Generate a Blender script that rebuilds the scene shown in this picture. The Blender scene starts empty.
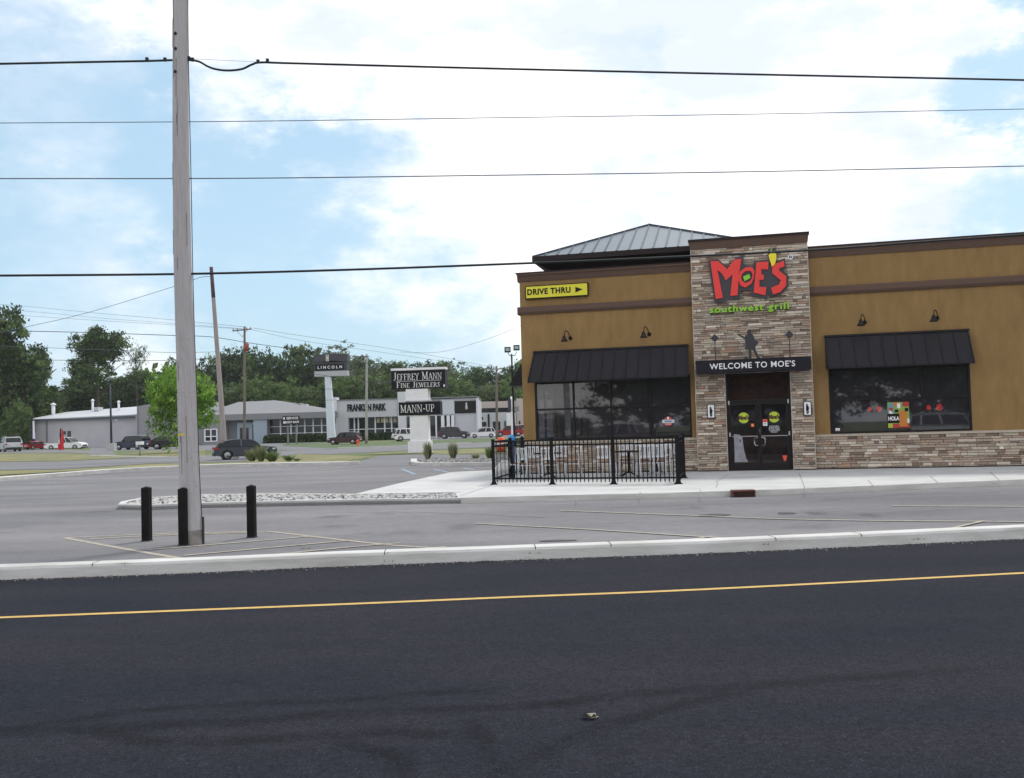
import bpy, bmesh, math, random
from math import sin, cos, pi, radians, sqrt
from mathutils import Vector, Matrix
random.seed(7)
scene = bpy.context.scene
COL = scene.collection

# ---------------------------------------------------------------- camera
F_PX = 950.0; CX, CY = 512.0, 389.0
CAM_Z = 1.70; PITCH = radians(2.21); ROLL = 0.028
_F = Vector((0, cos(PITCH), sin(PITCH))); _R0 = Vector((1, 0, 0)); _U0 = Vector((0, -sin(PITCH), cos(PITCH)))
_R = cos(ROLL)*_R0 - sin(ROLL)*_U0; _U = cos(ROLL)*_U0 + sin(ROLL)*_R0
cam_data = bpy.data.cameras.new('camera'); cam = bpy.data.objects.new('camera', cam_data); COL.objects.link(cam)
m = Matrix((( _R.x, _U.x, -_F.x, 0), (_R.y, _U.y, -_F.y, 0), (_R.z, _U.z, -_F.z, CAM_Z), (0, 0, 0, 1)))
cam.matrix_world = m
cam_data.sensor_width = 36; cam_data.sensor_fit = 'HORIZONTAL'; cam_data.lens = F_PX/1024*36
cam_data.clip_start = 0.1; cam_data.clip_end = 6000
scene.camera = cam

# surveying helpers: where a line of sight meets the ground, or stands at a distance
def sight(px, py): return _F + (px-CX)/F_PX*_R - (py-CY)/F_PX*_U
def at(px, py, z=0.0):
    d = sight(px, py); t = (z-CAM_Z)/d.z
    return Vector((d.x*t, d.y*t, z))
def atY(px, py, Y):
    d = sight(px, py); t = Y/d.y
    return Vector((d.x*t, Y, CAM_Z+d.z*t))

# ---------------------------------------------------------------- world, sun, exposure
SUN_EL, SUN_AZ = radians(58), radians(35)      # sun high, behind the buildings and to the right (azimuth from +Y towards +X)
world = bpy.data.worlds.new('World'); scene.world = world; world.use_nodes = True
nt = world.node_tree; nt.nodes.clear()
def N(nt, typ, **kw):
    n = nt.nodes.new(typ)
    for k, v in kw.items():
        if k.startswith('i_'): n.inputs[k[2:].replace('_', ' ')].default_value = v
        else: setattr(n, k, v)
    return n
def L(nt, a, b): nt.links.new(a, b)
def math_n(nt, op, a, b=None, clamp=False):
    n = nt.nodes.new('ShaderNodeMath'); n.operation = op; n.use_clamp = clamp
    for i, v in enumerate((a, b)):
        if v is None: continue
        if isinstance(v, (int, float)): n.inputs[i].default_value = v
        else: nt.links.new(v, n.inputs[i])
    return n.outputs[0]
sky = N(nt, 'ShaderNodeTexSky'); sky.sky_type = 'NISHITA'; sky.sun_disc = False
sky.sun_elevation = SUN_EL; sky.sun_rotation = SUN_AZ; sky.air_density = 1.0; sky.dust_density = 1.5; sky.ozone_density = 1.5
bg1 = N(nt, 'ShaderNodeBackground'); bg1.inputs['Strength'].default_value = 0.105
hsv = N(nt, 'ShaderNodeHueSaturation'); hsv.inputs['Saturation'].default_value = 0.75; hsv.inputs['Value'].default_value = 1.0
L(nt, sky.outputs[0], hsv.inputs['Color'])
gam = N(nt, 'ShaderNodeMix', data_type='RGBA'); gam.inputs[0].default_value = 0.52
L(nt, hsv.outputs[0], gam.inputs[6]); gam.inputs[7].default_value = (4.1, 6.7, 8.5, 1)   # thin high haze over the blue
L(nt, gam.outputs[2], bg1.inputs['Color'])
tc = N(nt, 'ShaderNodeTexCoord')
nz = N(nt, 'ShaderNodeTexNoise'); nz.inputs['Scale'].default_value = 3.0; nz.inputs['Detail'].default_value = 9; nz.inputs['Roughness'].default_value = 0.62
mp = N(nt, 'ShaderNodeMapping'); mp.inputs['Scale'].default_value = (1, 1, 1.9); mp.inputs['Location'].default_value = (3.1, 1.7, 0.4)
L(nt, tc.outputs['Generated'], mp.inputs[0]); L(nt, mp.outputs[0], nz.inputs['Vector'])
nz2 = N(nt, 'ShaderNodeTexNoise'); nz2.inputs['Scale'].default_value = 13.0; nz2.inputs['Detail'].default_value = 6
L(nt, mp.outputs[0], nz2.inputs['Vector'])
acc = math_n(nt, 'MULTIPLY_ADD', nz.outputs[0], 1.7)
acc.node.inputs[2].default_value = -0.80
n2 = math_n(nt, 'MULTIPLY', math_n(nt, 'SUBTRACT', nz2.outputs[0], 0.5), 0.55)
acc = math_n(nt, 'ADD', acc, n2)
wn = N(nt, 'ShaderNodeTexNoise'); wn.inputs['Scale'].default_value = 5.5; wn.inputs['Detail'].default_value = 7; wn.inputs['Roughness'].default_value = .65; L(nt, mp.outputs[0], wn.inputs['Vector'])
ws = N(nt, 'ShaderNodeVectorMath', operation='SUBTRACT'); L(nt, wn.outputs['Color'], ws.inputs[0]); ws.inputs[1].default_value = (.5, .5, .5)
wm = N(nt, 'ShaderNodeVectorMath', operation='SCALE'); wm.inputs['Scale'].default_value = .42; L(nt, ws.outputs[0], wm.inputs[0])
wa = N(nt, 'ShaderNodeVectorMath', operation='ADD'); L(nt, tc.outputs['Generated'], wa.inputs[0]); L(nt, wm.outputs[0], wa.inputs[1])
wdir = N(nt, 'ShaderNodeVectorMath', operation='NORMALIZE'); L(nt, wa.outputs[0], wdir.inputs[0])
# cloud banks: (direction as sighted, angular radius, weight)
for (px, py, r, w) in [(640, 70, 330, .75), (800, 150, 240, .5), (430, 40, 170, .28), (720, 235, 170, .35), (330, 190, 90, -.05), (960, 40, 90, .1), (50, 200, 95, .22), (235, 40, 110, .22), (120, 20, 90, .10), (140, 195, 70, .10), (250, 130, 100, .12),
                       (930, 95, 130, .35), (1050, 15, 95, -1.2), (1012, 195, 95, -.95), (20, 100, 150, -.26), (110, 110, 100, -.12), (330, 240, 200, -.30), (90, 290, 240, -.24), (450, 300, 300, -.22), (830, 200, 150, -.08), (608, 95, 62, -.75), (790, 145, 120, -.75)]:
    d = sight(px, py).normalized()
    dot = N(nt, 'ShaderNodeVectorMath', operation='DOT_PRODUCT'); L(nt, wdir.outputs[0], dot.inputs[0]); dot.inputs[1].default_value = d
    mr = N(nt, 'ShaderNodeMapRange'); mr.interpolation_type = 'SMOOTHSTEP'
    mr.inputs['From Min'].default_value = cos(r/950*1.15); mr.inputs['From Max'].default_value = 1.0; mr.inputs['To Max'].default_value = w
    L(nt, dot.outputs['Value'], mr.inputs['Value'])
    acc = math_n(nt, 'ADD', acc, mr.outputs[0])
for vec, r, w in [((.1, -.9, .35), 1.15, .9), ((-.75, -.55, .4), .8, .5), ((.8, -.4, .4), .8, .5)]:      # unseen cloud banks added behind the viewer to neutralise and brighten the facade
    dot = N(nt, 'ShaderNodeVectorMath', operation='DOT_PRODUCT'); L(nt, wdir.outputs[0], dot.inputs[0]); dot.inputs[1].default_value = Vector(vec).normalized()
    mr = N(nt, 'ShaderNodeMapRange'); mr.interpolation_type = 'SMOOTHSTEP'
    mr.inputs['From Min'].default_value = cos(r); mr.inputs['From Max'].default_value = 1.0; mr.inputs['To Max'].default_value = w
    L(nt, dot.outputs['Value'], mr.inputs['Value']); acc = math_n(nt, 'ADD', acc, mr.outputs[0])
ramp = N(nt, 'ShaderNodeMapRange'); ramp.interpolation_type = 'SMOOTHSTEP'
ramp.inputs['From Min'].default_value = -0.46; ramp.inputs['From Max'].default_value = 0.56
L(nt, acc, ramp.inputs['Value'])
bg2 = N(nt, 'ShaderNodeBackground'); bg2.inputs['Color'].default_value = (1.0, 0.985, 0.975, 1); bg2.inputs['Strength'].default_value = 1.08
cn = N(nt, 'ShaderNodeTexNoise'); cn.inputs['Scale'].default_value = 4.2; cn.inputs['Detail'].default_value = 7; cn.inputs['Roughness'].default_value = .6; cmap = N(nt, 'ShaderNodeMapping'); cmap.inputs['Location'].default_value = (7.3, 2.2, 5.1); cmap.inputs['Scale'].default_value = (1, 1, 2.4); L(nt, tc.outputs['Generated'], cmap.inputs[0]); L(nt, cmap.outputs[0], cn.inputs['Vector'])
cmr = N(nt, 'ShaderNodeMapRange'); cmr.interpolation_type = 'SMOOTHSTEP'; cmr.inputs['From Min'].default_value = .40; cmr.inputs['From Max'].default_value = .60; L(nt, cn.outputs[0], cmr.inputs['Value'])
cmx = N(nt, 'ShaderNodeMix', data_type='RGBA'); cmx.inputs[6].default_value = (.66, .72, .83, 1); cmx.inputs[7].default_value = (1.03, .99, .965, 1); L(nt, cmr.outputs[0], cmx.inputs[0]); L(nt, cmx.outputs[2], bg2.inputs['Color'])
mixw = N(nt, 'ShaderNodeMixShader'); L(nt, ramp.outputs[0], mixw.inputs[0]); L(nt, bg1.outputs[0], mixw.inputs[1]); L(nt, bg2.outputs[0], mixw.inputs[2])
out = N(nt, 'ShaderNodeOutputWorld'); L(nt, mixw.outputs[0], out.inputs[0])

sd = bpy.data.lights.new('sun', 'SUN'); sd.energy = 1.9; sd.angle = radians(10); sd.color = (1.0, 0.96, 0.9)
sun = bpy.data.objects.new('sun', sd); COL.objects.link(sun)
sdir = Vector((sin(SUN_AZ)*cos(SUN_EL), cos(SUN_AZ)*cos(SUN_EL), sin(SUN_EL)))
sun.rotation_euler = sdir.to_track_quat('Z', 'Y').to_euler()
vs = scene.view_settings; vs.view_transform = 'Standard'; vs.look = 'None'; vs.exposure = 0.32; vs.gamma = 1.0; vs.use_curve_mapping = False

# ---------------------------------------------------------------- materials
MATS = {}
def mat(name, base, rough=0.8, metal=0.0, var=0.0, vscale=6.0, col2=None, bump=0.0, bscale=60.0, coord='Object', spec=0.5, emit=None, detail=5, stretch=(1, 1, 1)):
    if name in MATS: return MATS[name]
    m = bpy.data.materials.new(name); m.use_nodes = True; t = m.node_tree
    b = t.nodes['Principled BSDF']
    b.inputs['Base Color'].default_value = (*base, 1); b.inputs['Roughness'].default_value = rough; b.inputs['Metallic'].default_value = metal
    b.inputs['Specular IOR Level'].default_value = spec
    if var or col2 or bump:
        c = N(t, 'ShaderNodeTexCoord'); mpn = N(t, 'ShaderNodeMapping'); mpn.inputs['Scale'].default_value = stretch
        L(t, c.outputs[coord], mpn.inputs[0])
    if var or col2:
        nn = N(t, 'ShaderNodeTexNoise'); nn.inputs['Scale'].default_value = vscale; nn.inputs['Detail'].default_value = detail; nn.inputs['Roughness'].default_value = .65
        L(t, mpn.outputs[0], nn.inputs['Vector'])
        mr = N(t, 'ShaderNodeMapRange'); mr.inputs['From Min'].default_value = .3; mr.inputs['From Max'].default_value = .7
        L(t, nn.outputs[0], mr.inputs['Value'])
        mx = N(t, 'ShaderNodeMix', data_type='RGBA')
        c2 = col2 if col2 else tuple(min(1, x*(1+var)) for x in base); c1 = base if col2 else tuple(x*(1-var) for x in base)
        mx.inputs[6].default_value = (*c1, 1); mx.inputs[7].default_value = (*c2, 1)
        L(t, mr.outputs[0], mx.inputs[0]); L(t, mx.outputs[2], b.inputs['Base Color'])
    if bump:
        nb = N(t, 'ShaderNodeTexNoise'); nb.inputs['Scale'].default_value = bscale; nb.inputs['Detail'].default_value = 3
        L(t, mpn.outputs[0], nb.inputs['Vector'])
        bp = N(t, 'ShaderNodeBump'); bp.inputs['Strength'].default_value = bump; bp.inputs['Distance'].default_value = .02
        L(t, nb.outputs[0], bp.inputs['Height']); L(t, bp.outputs[0], b.inputs['Normal'])
    if emit:
        b.inputs['Emission Color'].default_value = (*emit[0], 1); b.inputs['Emission Strength'].default_value = emit[1]
    MATS[name] = m
    return m
def attr_mat(name, rough=.85, translucent=0.0, speck=0.0, spec=.3):
    m = bpy.data.materials.new(name); m.use_nodes = True; t = m.node_tree; b = t.nodes['Principled BSDF']
    b.inputs['Roughness'].default_value = rough; b.inputs['Specular IOR Level'].default_value = spec
    a = N(t, 'ShaderNodeVertexColor', layer_name='tint'); src = a.outputs[0]
    if speck:
        c = N(t, 'ShaderNodeTexCoord'); nn = N(t, 'ShaderNodeTexNoise'); nn.inputs['Scale'].default_value = 28; nn.inputs['Detail'].default_value = 6; nn.inputs['Roughness'].default_value = .7
        L(t, c.outputs['Object'], nn.inputs['Vector'])
        mr = N(t, 'ShaderNodeMapRange'); mr.inputs['From Min'].default_value = .3; mr.inputs['From Max'].default_value = .7; mr.inputs['To Min'].default_value = 1-speck; mr.inputs['To Max'].default_value = 1+speck
        L(t, nn.outputs[0], mr.inputs['Value'])
        vm = N(t, 'ShaderNodeVectorMath', operation='SCALE'); L(t, src, vm.inputs[0]); L(t, mr.outputs[0], vm.inputs['Scale']); src = vm.outputs[0]
        bp = N(t, 'ShaderNodeBump'); bp.inputs['Strength'].default_value = .6; bp.inputs['Distance'].default_value = .02
        L(t, nn.outputs[0], bp.inputs['Height']); L(t, bp.outputs[0], b.inputs['Normal'])
    L(t, src, b.inputs['Base Color'])
    if translucent:
        tr = N(t, 'ShaderNodeBsdfTranslucent'); L(t, src, tr.inputs[0]); mx = N(t, 'ShaderNodeMixShader'); mx.inputs[0].default_value = translucent
        L(t, b.outputs[0], mx.inputs[1]); L(t, tr.outputs[0], mx.inputs[2]); L(t, mx.outputs[0], t.nodes['Material Output'].inputs[0])
    MATS[name] = m
    return m

def asphalt(name, c1, c2, grain, big=0.35, patch=None, rough=.92, spec=.2, speck=.6):
    m = bpy.data.materials.new(name); m.use_nodes = True; t = m.node_tree; b = t.nodes['Principled BSDF']; b.inputs['Roughness'].default_value = rough
    b.inputs['Specular IOR Level'].default_value = spec
    c = N(t, 'ShaderNodeTexCoord')
    mpn = N(t, 'ShaderNodeMapping'); mpn.inputs['Scale'].default_value = (.45, 1.6, 1); mpn.inputs['Rotation'].default_value = (0, 0, radians(-5)); L(t, c.outputs['Object'], mpn.inputs[0])
    n1 = N(t, 'ShaderNodeTexNoise'); n1.inputs['Scale'].default_value = big; n1.inputs['Detail'].default_value = 6; n1.inputs['Roughness'].default_value = .6; L(t, mpn.outputs[0], n1.inputs['Vector'])
    mr = N(t, 'ShaderNodeMapRange'); mr.inputs['From Min'].default_value = .3; mr.inputs['From Max'].default_value = .7; L(t, n1.outputs[0], mr.inputs['Value'])
    mx = N(t, 'ShaderNodeMix', data_type='RGBA'); mx.inputs[6].default_value = (*c1, 1); mx.inputs[7].default_value = (*c2, 1); L(t, mr.outputs[0], mx.inputs[0])
    n2 = N(t, 'ShaderNodeTexNoise'); n2.inputs['Scale'].default_value = 30; n2.inputs['Detail'].default_value = 6; n2.inputs['Roughness'].default_value = .9; L(t, c.outputs['Object'], n2.inputs['Vector'])
    m2 = N(t, 'ShaderNodeMapRange'); m2.inputs['From Min'].default_value = .25; m2.inputs['From Max'].default_value = .75; m2.inputs['To Min'].default_value = 1-grain; m2.inputs['To Max'].default_value = 1+grain; L(t, n2.outputs[0], m2.inputs['Value'])
    n3 = N(t, 'ShaderNodeTexNoise'); n3.inputs['Scale'].default_value = 5; n3.inputs['Detail'].default_value = 5; L(t, c.outputs['Object'], n3.inputs['Vector'])
    m3 = N(t, 'ShaderNodeMapRange'); m3.inputs['From Min'].default_value = .3; m3.inputs['From Max'].default_value = .7; m3.inputs['To Min'].default_value = .93; m3.inputs['To Max'].default_value = 1.07; L(t, n3.outputs[0], m3.inputs['Value'])
    n4 = N(t, 'ShaderNodeTexNoise'); n4.inputs['Scale'].default_value = 85; n4.inputs['Detail'].default_value = 2; L(t, c.outputs['Object'], n4.inputs['Vector'])
    m4 = N(t, 'ShaderNodeMapRange'); m4.inputs['From Min'].default_value = .60; m4.inputs['From Max'].default_value = .72; m4.inputs['To Min'].default_value = 1; m4.inputs['To Max'].default_value = 1+speck; L(t, n4.outputs[0], m4.inputs['Value'])
    g = math_n(t, 'MULTIPLY', math_n(t, 'MULTIPLY', m2.outputs[0], m3.outputs[0]), m4.outputs[0])
    vm = N(t, 'ShaderNodeVectorMath', operation='SCALE'); L(t, mx.outputs[2], vm.inputs[0]); L(t, g, vm.inputs['Scale'])
    L(t, vm.outputs[0], b.inputs['Base Color'])
    bp = N(t, 'ShaderNodeBump'); bp.inputs['Strength'].default_value = .35; bp.inputs['Distance'].default_value = .01; L(t, n2.outputs[0], bp.inputs['Height']); L(t, bp.outputs[0], b.inputs['Normal'])
    MATS[name] = m
    return m

def glass(name, tint=(.5, .52, .55), refl=1.6, trans=True, rough=.02, veil=.07):
    m = bpy.data.materials.new(name); m.use_nodes = True; t = m.node_tree; t.nodes.remove(t.nodes['Principled BSDF'])
    fr = N(t, 'ShaderNodeFresnel'); fr.inputs['IOR'].default_value = refl
    gl = N(t, 'ShaderNodeBsdfGlossy'); gl.inputs['Roughness'].default_value = rough
    if trans: a = N(t, 'ShaderNodeBsdfTransparent'); a.inputs[0].default_value = (*tint, 1)
    else: a = N(t, 'ShaderNodeBsdfDiffuse'); a.inputs[0].default_value = (*tint, 1)
    mx = N(t, 'ShaderNodeMixShader'); L(t, fr.outputs[0], mx.inputs[0]); L(t, a.outputs[0], mx.inputs[1]); L(t, gl.outputs[0], mx.inputs[2])
    last = mx.outputs[0]
    if trans:
        df = N(t, 'ShaderNodeBsdfDiffuse'); df.inputs[0].default_value = (.34, .34, .40, 1); m2 = N(t, 'ShaderNodeMixShader'); m2.inputs[0].default_value = veil; L(t, last, m2.inputs[1]); L(t, df.outputs[0], m2.inputs[2]); last = m2.outputs[0]  # pale diffuse veil painted over the panes to lift their blacks
    L(t, last, t.nodes['Material Output'].inputs[0]); MATS[name] = m
    return m

M_new_asphalt = asphalt('new_asphalt', (.0125, .0150, .0218), (.0215, .0205, .0270), .95, .5, spec=.10, speck=2.2)
M_old_asphalt = asphalt('old_asphalt', (.130, .128, .137), (.222, .214, .217), .42, .25)
M_street = asphalt('street_asphalt', (.14, .14, .148), (.20, .20, .205), .1, .2)
M_concrete = mat('pale_concrete', (.43, .43, .42), .9, col2=(.56, .555, .545), vscale=.9, detail=9, bump=.2, bscale=40)
M_kerb = mat('kerb_concrete', (.44, .43, .40), .9, col2=(.64, .63, .61), vscale=1.6, bump=.3, bscale=30, stretch=(.6, 2, 4))
M_yellow_line = mat('yellow_paint', (.52, .33, .085), .7, var=.15, vscale=9)
M_faded = mat('faded_yellow_paint', (.46, .40, .29), .9, col2=(.24, .225, .21), vscale=9, detail=9)
M_fadedw = mat('faded_white_paint', (.52, .52, .52), .9, col2=(.36, .36, .36), vscale=4)
M_bluep = mat('faded_blue_paint', (.28, .42, .58), .9, col2=(.24, .30, .36), vscale=4)
M_grass = mat('grass', (.085, .12, .035), .95, col2=(.13, .15, .055), vscale=.9, bump=.5, bscale=20)
M_drygrass = mat('dry_grass', (.085, .115, .045), .95, col2=(.27, .225, .10), vscale=.32, detail=9, bump=.5, bscale=20)
M_green = mat('green_grass', (.05, .085, .03), .95, col2=(.11, .145, .055), vscale=.35, detail=8)
M_ochre = mat('ochre_stucco', (.228, .139, .051), .95, col2=(.312, .194, .076), vscale=2.2, detail=8, stretch=(1.6, 1.6, .5), bump=.35, bscale=70)
M_brown = mat('brown_trim', (.115, .068, .05), .85, var=.06, vscale=3, bump=.1)
M_brown2 = mat('dark_brown_trim', (.03, .022, .022), .7, spec=.2)
M_darkmetal = mat('dark_seam_metal', (.016, .015, .018), .6, .0, var=.12, vscale=4, spec=.25)
M_roofmetal = mat('grey_seam_roof', (.13, .16, .19), .5, .1, var=.08, vscale=2)
M_black = mat('black_metal', (.006, .006, .007), .6, spec=.2)
M_bronze = mat('dark_frame', (.014, .010, .010), .5, spec=.25)
M_chrome = mat('brushed_steel', (.65, .65, .66), .3, .9)
M_glass = glass('shop_glass', (.50, .51, .56), 1.95)
M_doorglass = glass('door_glass', (.60, .52, .50), 1.40, veil=.03)
M_interior = mat('interior_wall', (.16, .09, .07), .9, var=.2, vscale=1)
M_floorin = mat('interior_floor', (.2, .16, .13), .7)
M_ceil = mat('interior_ceiling', (.5, .45, .42), .9)
M_ledge = mat('cast_stone_ledge', (.48, .42, .34), .9, var=.1, vscale=6)
M_mortar = mat('stone_backing', (.10, .085, .07), .95)
M_stone = attr_mat('ledge_stone', .9, speck=.22)
M_red = mat('sign_red', (.80, .045, .035), .45)
M_green_s = mat('sign_green', (.26, .60, .03), .45)
M_yel = mat('sign_yellow', (.88, .74, .03), .45)
M_sign_white = mat('sign_white', (.82, .82, .82), .5)
M_sign_black = mat('sign_black', (.010, .010, .014), .5, spec=.2)
M_charcoal = mat('charcoal_backing', (.045, .045, .055), .6)
M_wood_pole = mat('weathered_pole_wood', (.40, .38, .385), .95, col2=(.52, .50, .50), vscale=6, bump=.6, bscale=14, stretch=(6, 6, .35))
M_wood2 = mat('brown_pole_wood', (.14, .11, .09), .95, col2=(.22, .19, .17), vscale=5, stretch=(6, 6, .4))
M_white = mat('white_metal', (.75, .76, .78), .6, var=.05, vscale=2)
M_wire = mat('cable_black', (.012, .018, .022), .7)
M_wire2 = mat('cable_aluminium', (.10, .14, .17), .6)
M_orange = mat('safety_orange', (.75, .10, .03), .6)
M_leaf = attr_mat('tree_leaves', .8, translucent=.3)
M_bark = mat('bark', (.07, .055, .045), .95, var=.3, vscale=5)
M_pebble = attr_mat('pebbles', .85)

# ---------------------------------------------------------------- mesh helpers
class MB:
    def __init__(s): s.v = []; s.f = []; s.c = []; s.sm = []; s.mi = []; s.cur = 0
    def face(s, pts, col=None, smooth=False):
        i = len(s.v); s.v += [tuple(p) for p in pts]; s.f.append(tuple(range(i, i+len(pts)))); s.c.append(col); s.sm.append(smooth); s.mi.append(s.cur)
    def grid(s, rings, col=None, smooth=True, close=True, cap=True):
        i = len(s.v); n = len(rings[0])
        for r in rings: s.v += [tuple(p) for p in r]
        for a in range(len(rings)-1):
            for k in range(n if close else n-1):
                k2 = (k+1) % n
                s.f.append((i+a*n+k, i+a*n+k2, i+(a+1)*n+k2, i+(a+1)*n+k)); s.c.append(col); s.sm.append(smooth); s.mi.append(s.cur)
        if cap:
            s.f.append(tuple(i+k for k in reversed(range(n)))); s.c.append(col); s.sm.append(False); s.mi.append(s.cur)
            o = i+(len(rings)-1)*n; s.f.append(tuple(o+k for k in range(n))); s.c.append(col); s.sm.append(False); s.mi.append(s.cur)
        return s
    def box(s, x0, x1, y0, y1, z0, z1, col=None, inset=0.0):
        # inset shrinks the front (-y) face a little, like a dressed stone
        g = inset
        a = [(x0+g, y0, z0+g), (x1-g, y0, z0+g), (x1-g, y0, z1-g), (x0+g, y0, z1-g)]
        b = [(x0, y1, z0), (x1, y1, z0), (x1, y1, z1), (x0, y1, z1)]
        if g:
            mid = [(x0, y0+g, z0), (x1, y0+g, z0), (x1, y0+g, z1), (x0, y0+g, z1)]
            return s.grid([b, mid, a], col, False)
        return s.grid([b, a], col, False)
    def tube(s, pts, r, n=8, col=None, cap=True):
        pts = [Vector(p) for p in pts]; rr = r if isinstance(r, (list, tuple)) else [r]*len(pts); rings = []
        for i, p in enumerate(pts):
            d = (pts[min(i+1, len(pts)-1)]-pts[max(i-1, 0)]).normalized()
            up = Vector((0, 0, 1)) if abs(d.z) < .9 else Vector((1, 0, 0))
            a = d.cross(up).normalized(); b = a.cross(d).normalized()
            rings.append([p + rr[i]*(cos(2*pi*k/n)*a + sin(2*pi*k/n)*b) for k in range(n)])
        return s.grid(rings, col, True, True, cap)
    def bar(s, a, b, w, h=None, col=None):
        a = Vector(a); b = Vector(b); h = h or w; d = (b-a).normalized(); up = Vector((0, 0, 1)) if abs(d.z) < .9 else Vector((0, 1, 0))
        p = d.cross(up).normalized()*w/2; q = p.cross(d).normalized()*h/2
        return s.grid([[a-p-q, a+p-q, a+p+q, a-p+q], [b-p-q, b+p-q, b+p+q, b-p+q]], col, False)
    def prism(s, poly, y0, y1, col=None):          # poly in x,z ; extruded along y
        return s.grid([[(x, y1, z) for x, z in poly], [(x, y0, z) for x, z in poly]], col, False)
    def slab(s, poly, z0, z1, col=None):           # poly in x,y ; extruded along z
        return s.grid([[(p[0], p[1], z0) for p in poly], [(p[0], p[1], z1) for p in poly]], col, False)
    def lathe(s, prof, c=(0, 0, 0), n=12, col=None, axis='z'):
        rings = []
        for r, h in prof:
            if axis == 'z': rings.append([(c[0]+r*cos(2*pi*k/n), c[1]+r*sin(2*pi*k/n), c[2]+h) for k in range(n)])
            elif axis == 'y': rings.append([(c[0]+r*cos(2*pi*k/n), c[1]+h, c[2]+r*sin(2*pi*k/n)) for k in range(n)])
            else: rings.append([(c[0]+h, c[1]+r*cos(2*pi*k/n), c[2]+r*sin(2*pi*k/n)) for k in range(n)])
        return s.grid(rings, col, True)
    def build(s, name, material, parent=None, loc=None, rot=None, fix=True):
        me = bpy.data.meshes.new(name); me.from_pydata(s.v, [], s.f)
        for p, sm, mi in zip(me.polygons, s.sm, s.mi): p.use_smooth = sm; p.material_index = mi
        if any(c is not None for c in s.c):
            ca = me.color_attributes.new('tint', 'FLOAT_COLOR', 'CORNER'); buf = []
            for p in me.polygons: 
                c = s.c[p.index] or (.5, .5, .5)
                buf += [c[0], c[1], c[2], 1.0]*p.loop_total
            ca.data.foreach_set('color', buf)
        for mm in (material if isinstance(material, (list, tuple)) else [material]): me.materials.append(mm)
        me.validate(); me.update()
        if fix and len(me.polygons) < 60000:
            bm = bmesh.new(); bm.from_mesh(me); bmesh.ops.recalc_face_normals(bm, faces=bm.faces); bm.to_mesh(me); bm.free()
        o = bpy.data.objects.new(name, me); COL.objects.link(o)
        if parent: o.parent = parent
        if loc is not None: o.location = loc
        if rot is not None: o.rotation_euler = (0, 0, rot)
        return o
def tag(o, label=None, cat=None, group=None, kind=None):
    if label: o['label'] = label
    if cat: o['category'] = cat
    if group: o['group'] = group
    if kind: o['kind'] = kind
    return o
def thing(name, label, cat, loc=(0, 0, 0), rz=0, group=None):
    o = bpy.data.objects.new(name, None); COL.objects.link(o); o.location = loc; o.rotation_euler = (0, 0, rz)
    return tag(o, label, cat, group)
def structure(o): o['kind'] = 'structure'; return o
KIDS = {}
def copy_tree(o, parent=None):
    c = o.copy(); COL.objects.link(c)
    if parent: c.parent = parent
    for ch in [x for x in list(bpy.data.objects) if x.parent == o and x != c]: copy_tree(ch, c)
    return c
def text_obj(name, body, size, material, parent, loc, depth=.01, bold=0.0, spacing=1.0, align='CENTER', rz=0.0, sx=1.0, tilt=0.0):
    cu = bpy.data.curves.new(name, 'FONT'); cu.body = body; cu.size = size; cu.extrude = depth; cu.offset = bold; cu.space_character = spacing
    cu.align_x = align; cu.align_y = 'CENTER'; cu.resolution_u = 3
    t = bpy.data.objects.new('tmp', cu); COL.objects.link(t); bpy.context.view_layer.update()
    me = bpy.data.meshes.new_from_object(t.evaluated_get(bpy.context.evaluated_depsgraph_get()))
    bpy.data.objects.remove(t)
    me.transform(Matrix.Rotation(radians(90), 4, 'X') @ Matrix.Diagonal((sx, 1, 1, 1)))
    if tilt: me.transform(Matrix.Rotation(tilt, 4, 'Y'))
    me.name = name; me.materials.clear(); me.materials.append(material)
    for p in me.polygons: p.material_index = 0
    o = bpy.data.objects.new(name, me); COL.objects.link(o); o.location = loc
    if parent: o.parent = parent
    return o
def split_words(o, gap):
    me = o.data; xs_ = sorted((v.co.x, v.index) for v in me.vertices); cuts = []
    for a, b2 in zip(xs_, xs_[1:]):
        if b2[0]-a[0] > gap: cuts.append((a[0]+b2[0])/2)
    if not cuts: return
    import bisect
    for w in range(len(cuts)+1):
        c = o.copy(); c.data = me.copy(); COL.objects.link(c); bm = bmesh.new(); bm.from_mesh(c.data)
        bmesh.ops.delete(bm, geom=[v for v in bm.verts if bisect.bisect(cuts, v.co.x) != w], context='VERTS'); bm.to_mesh(c.data); bm.free()
    bpy.data.objects.remove(o)
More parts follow.
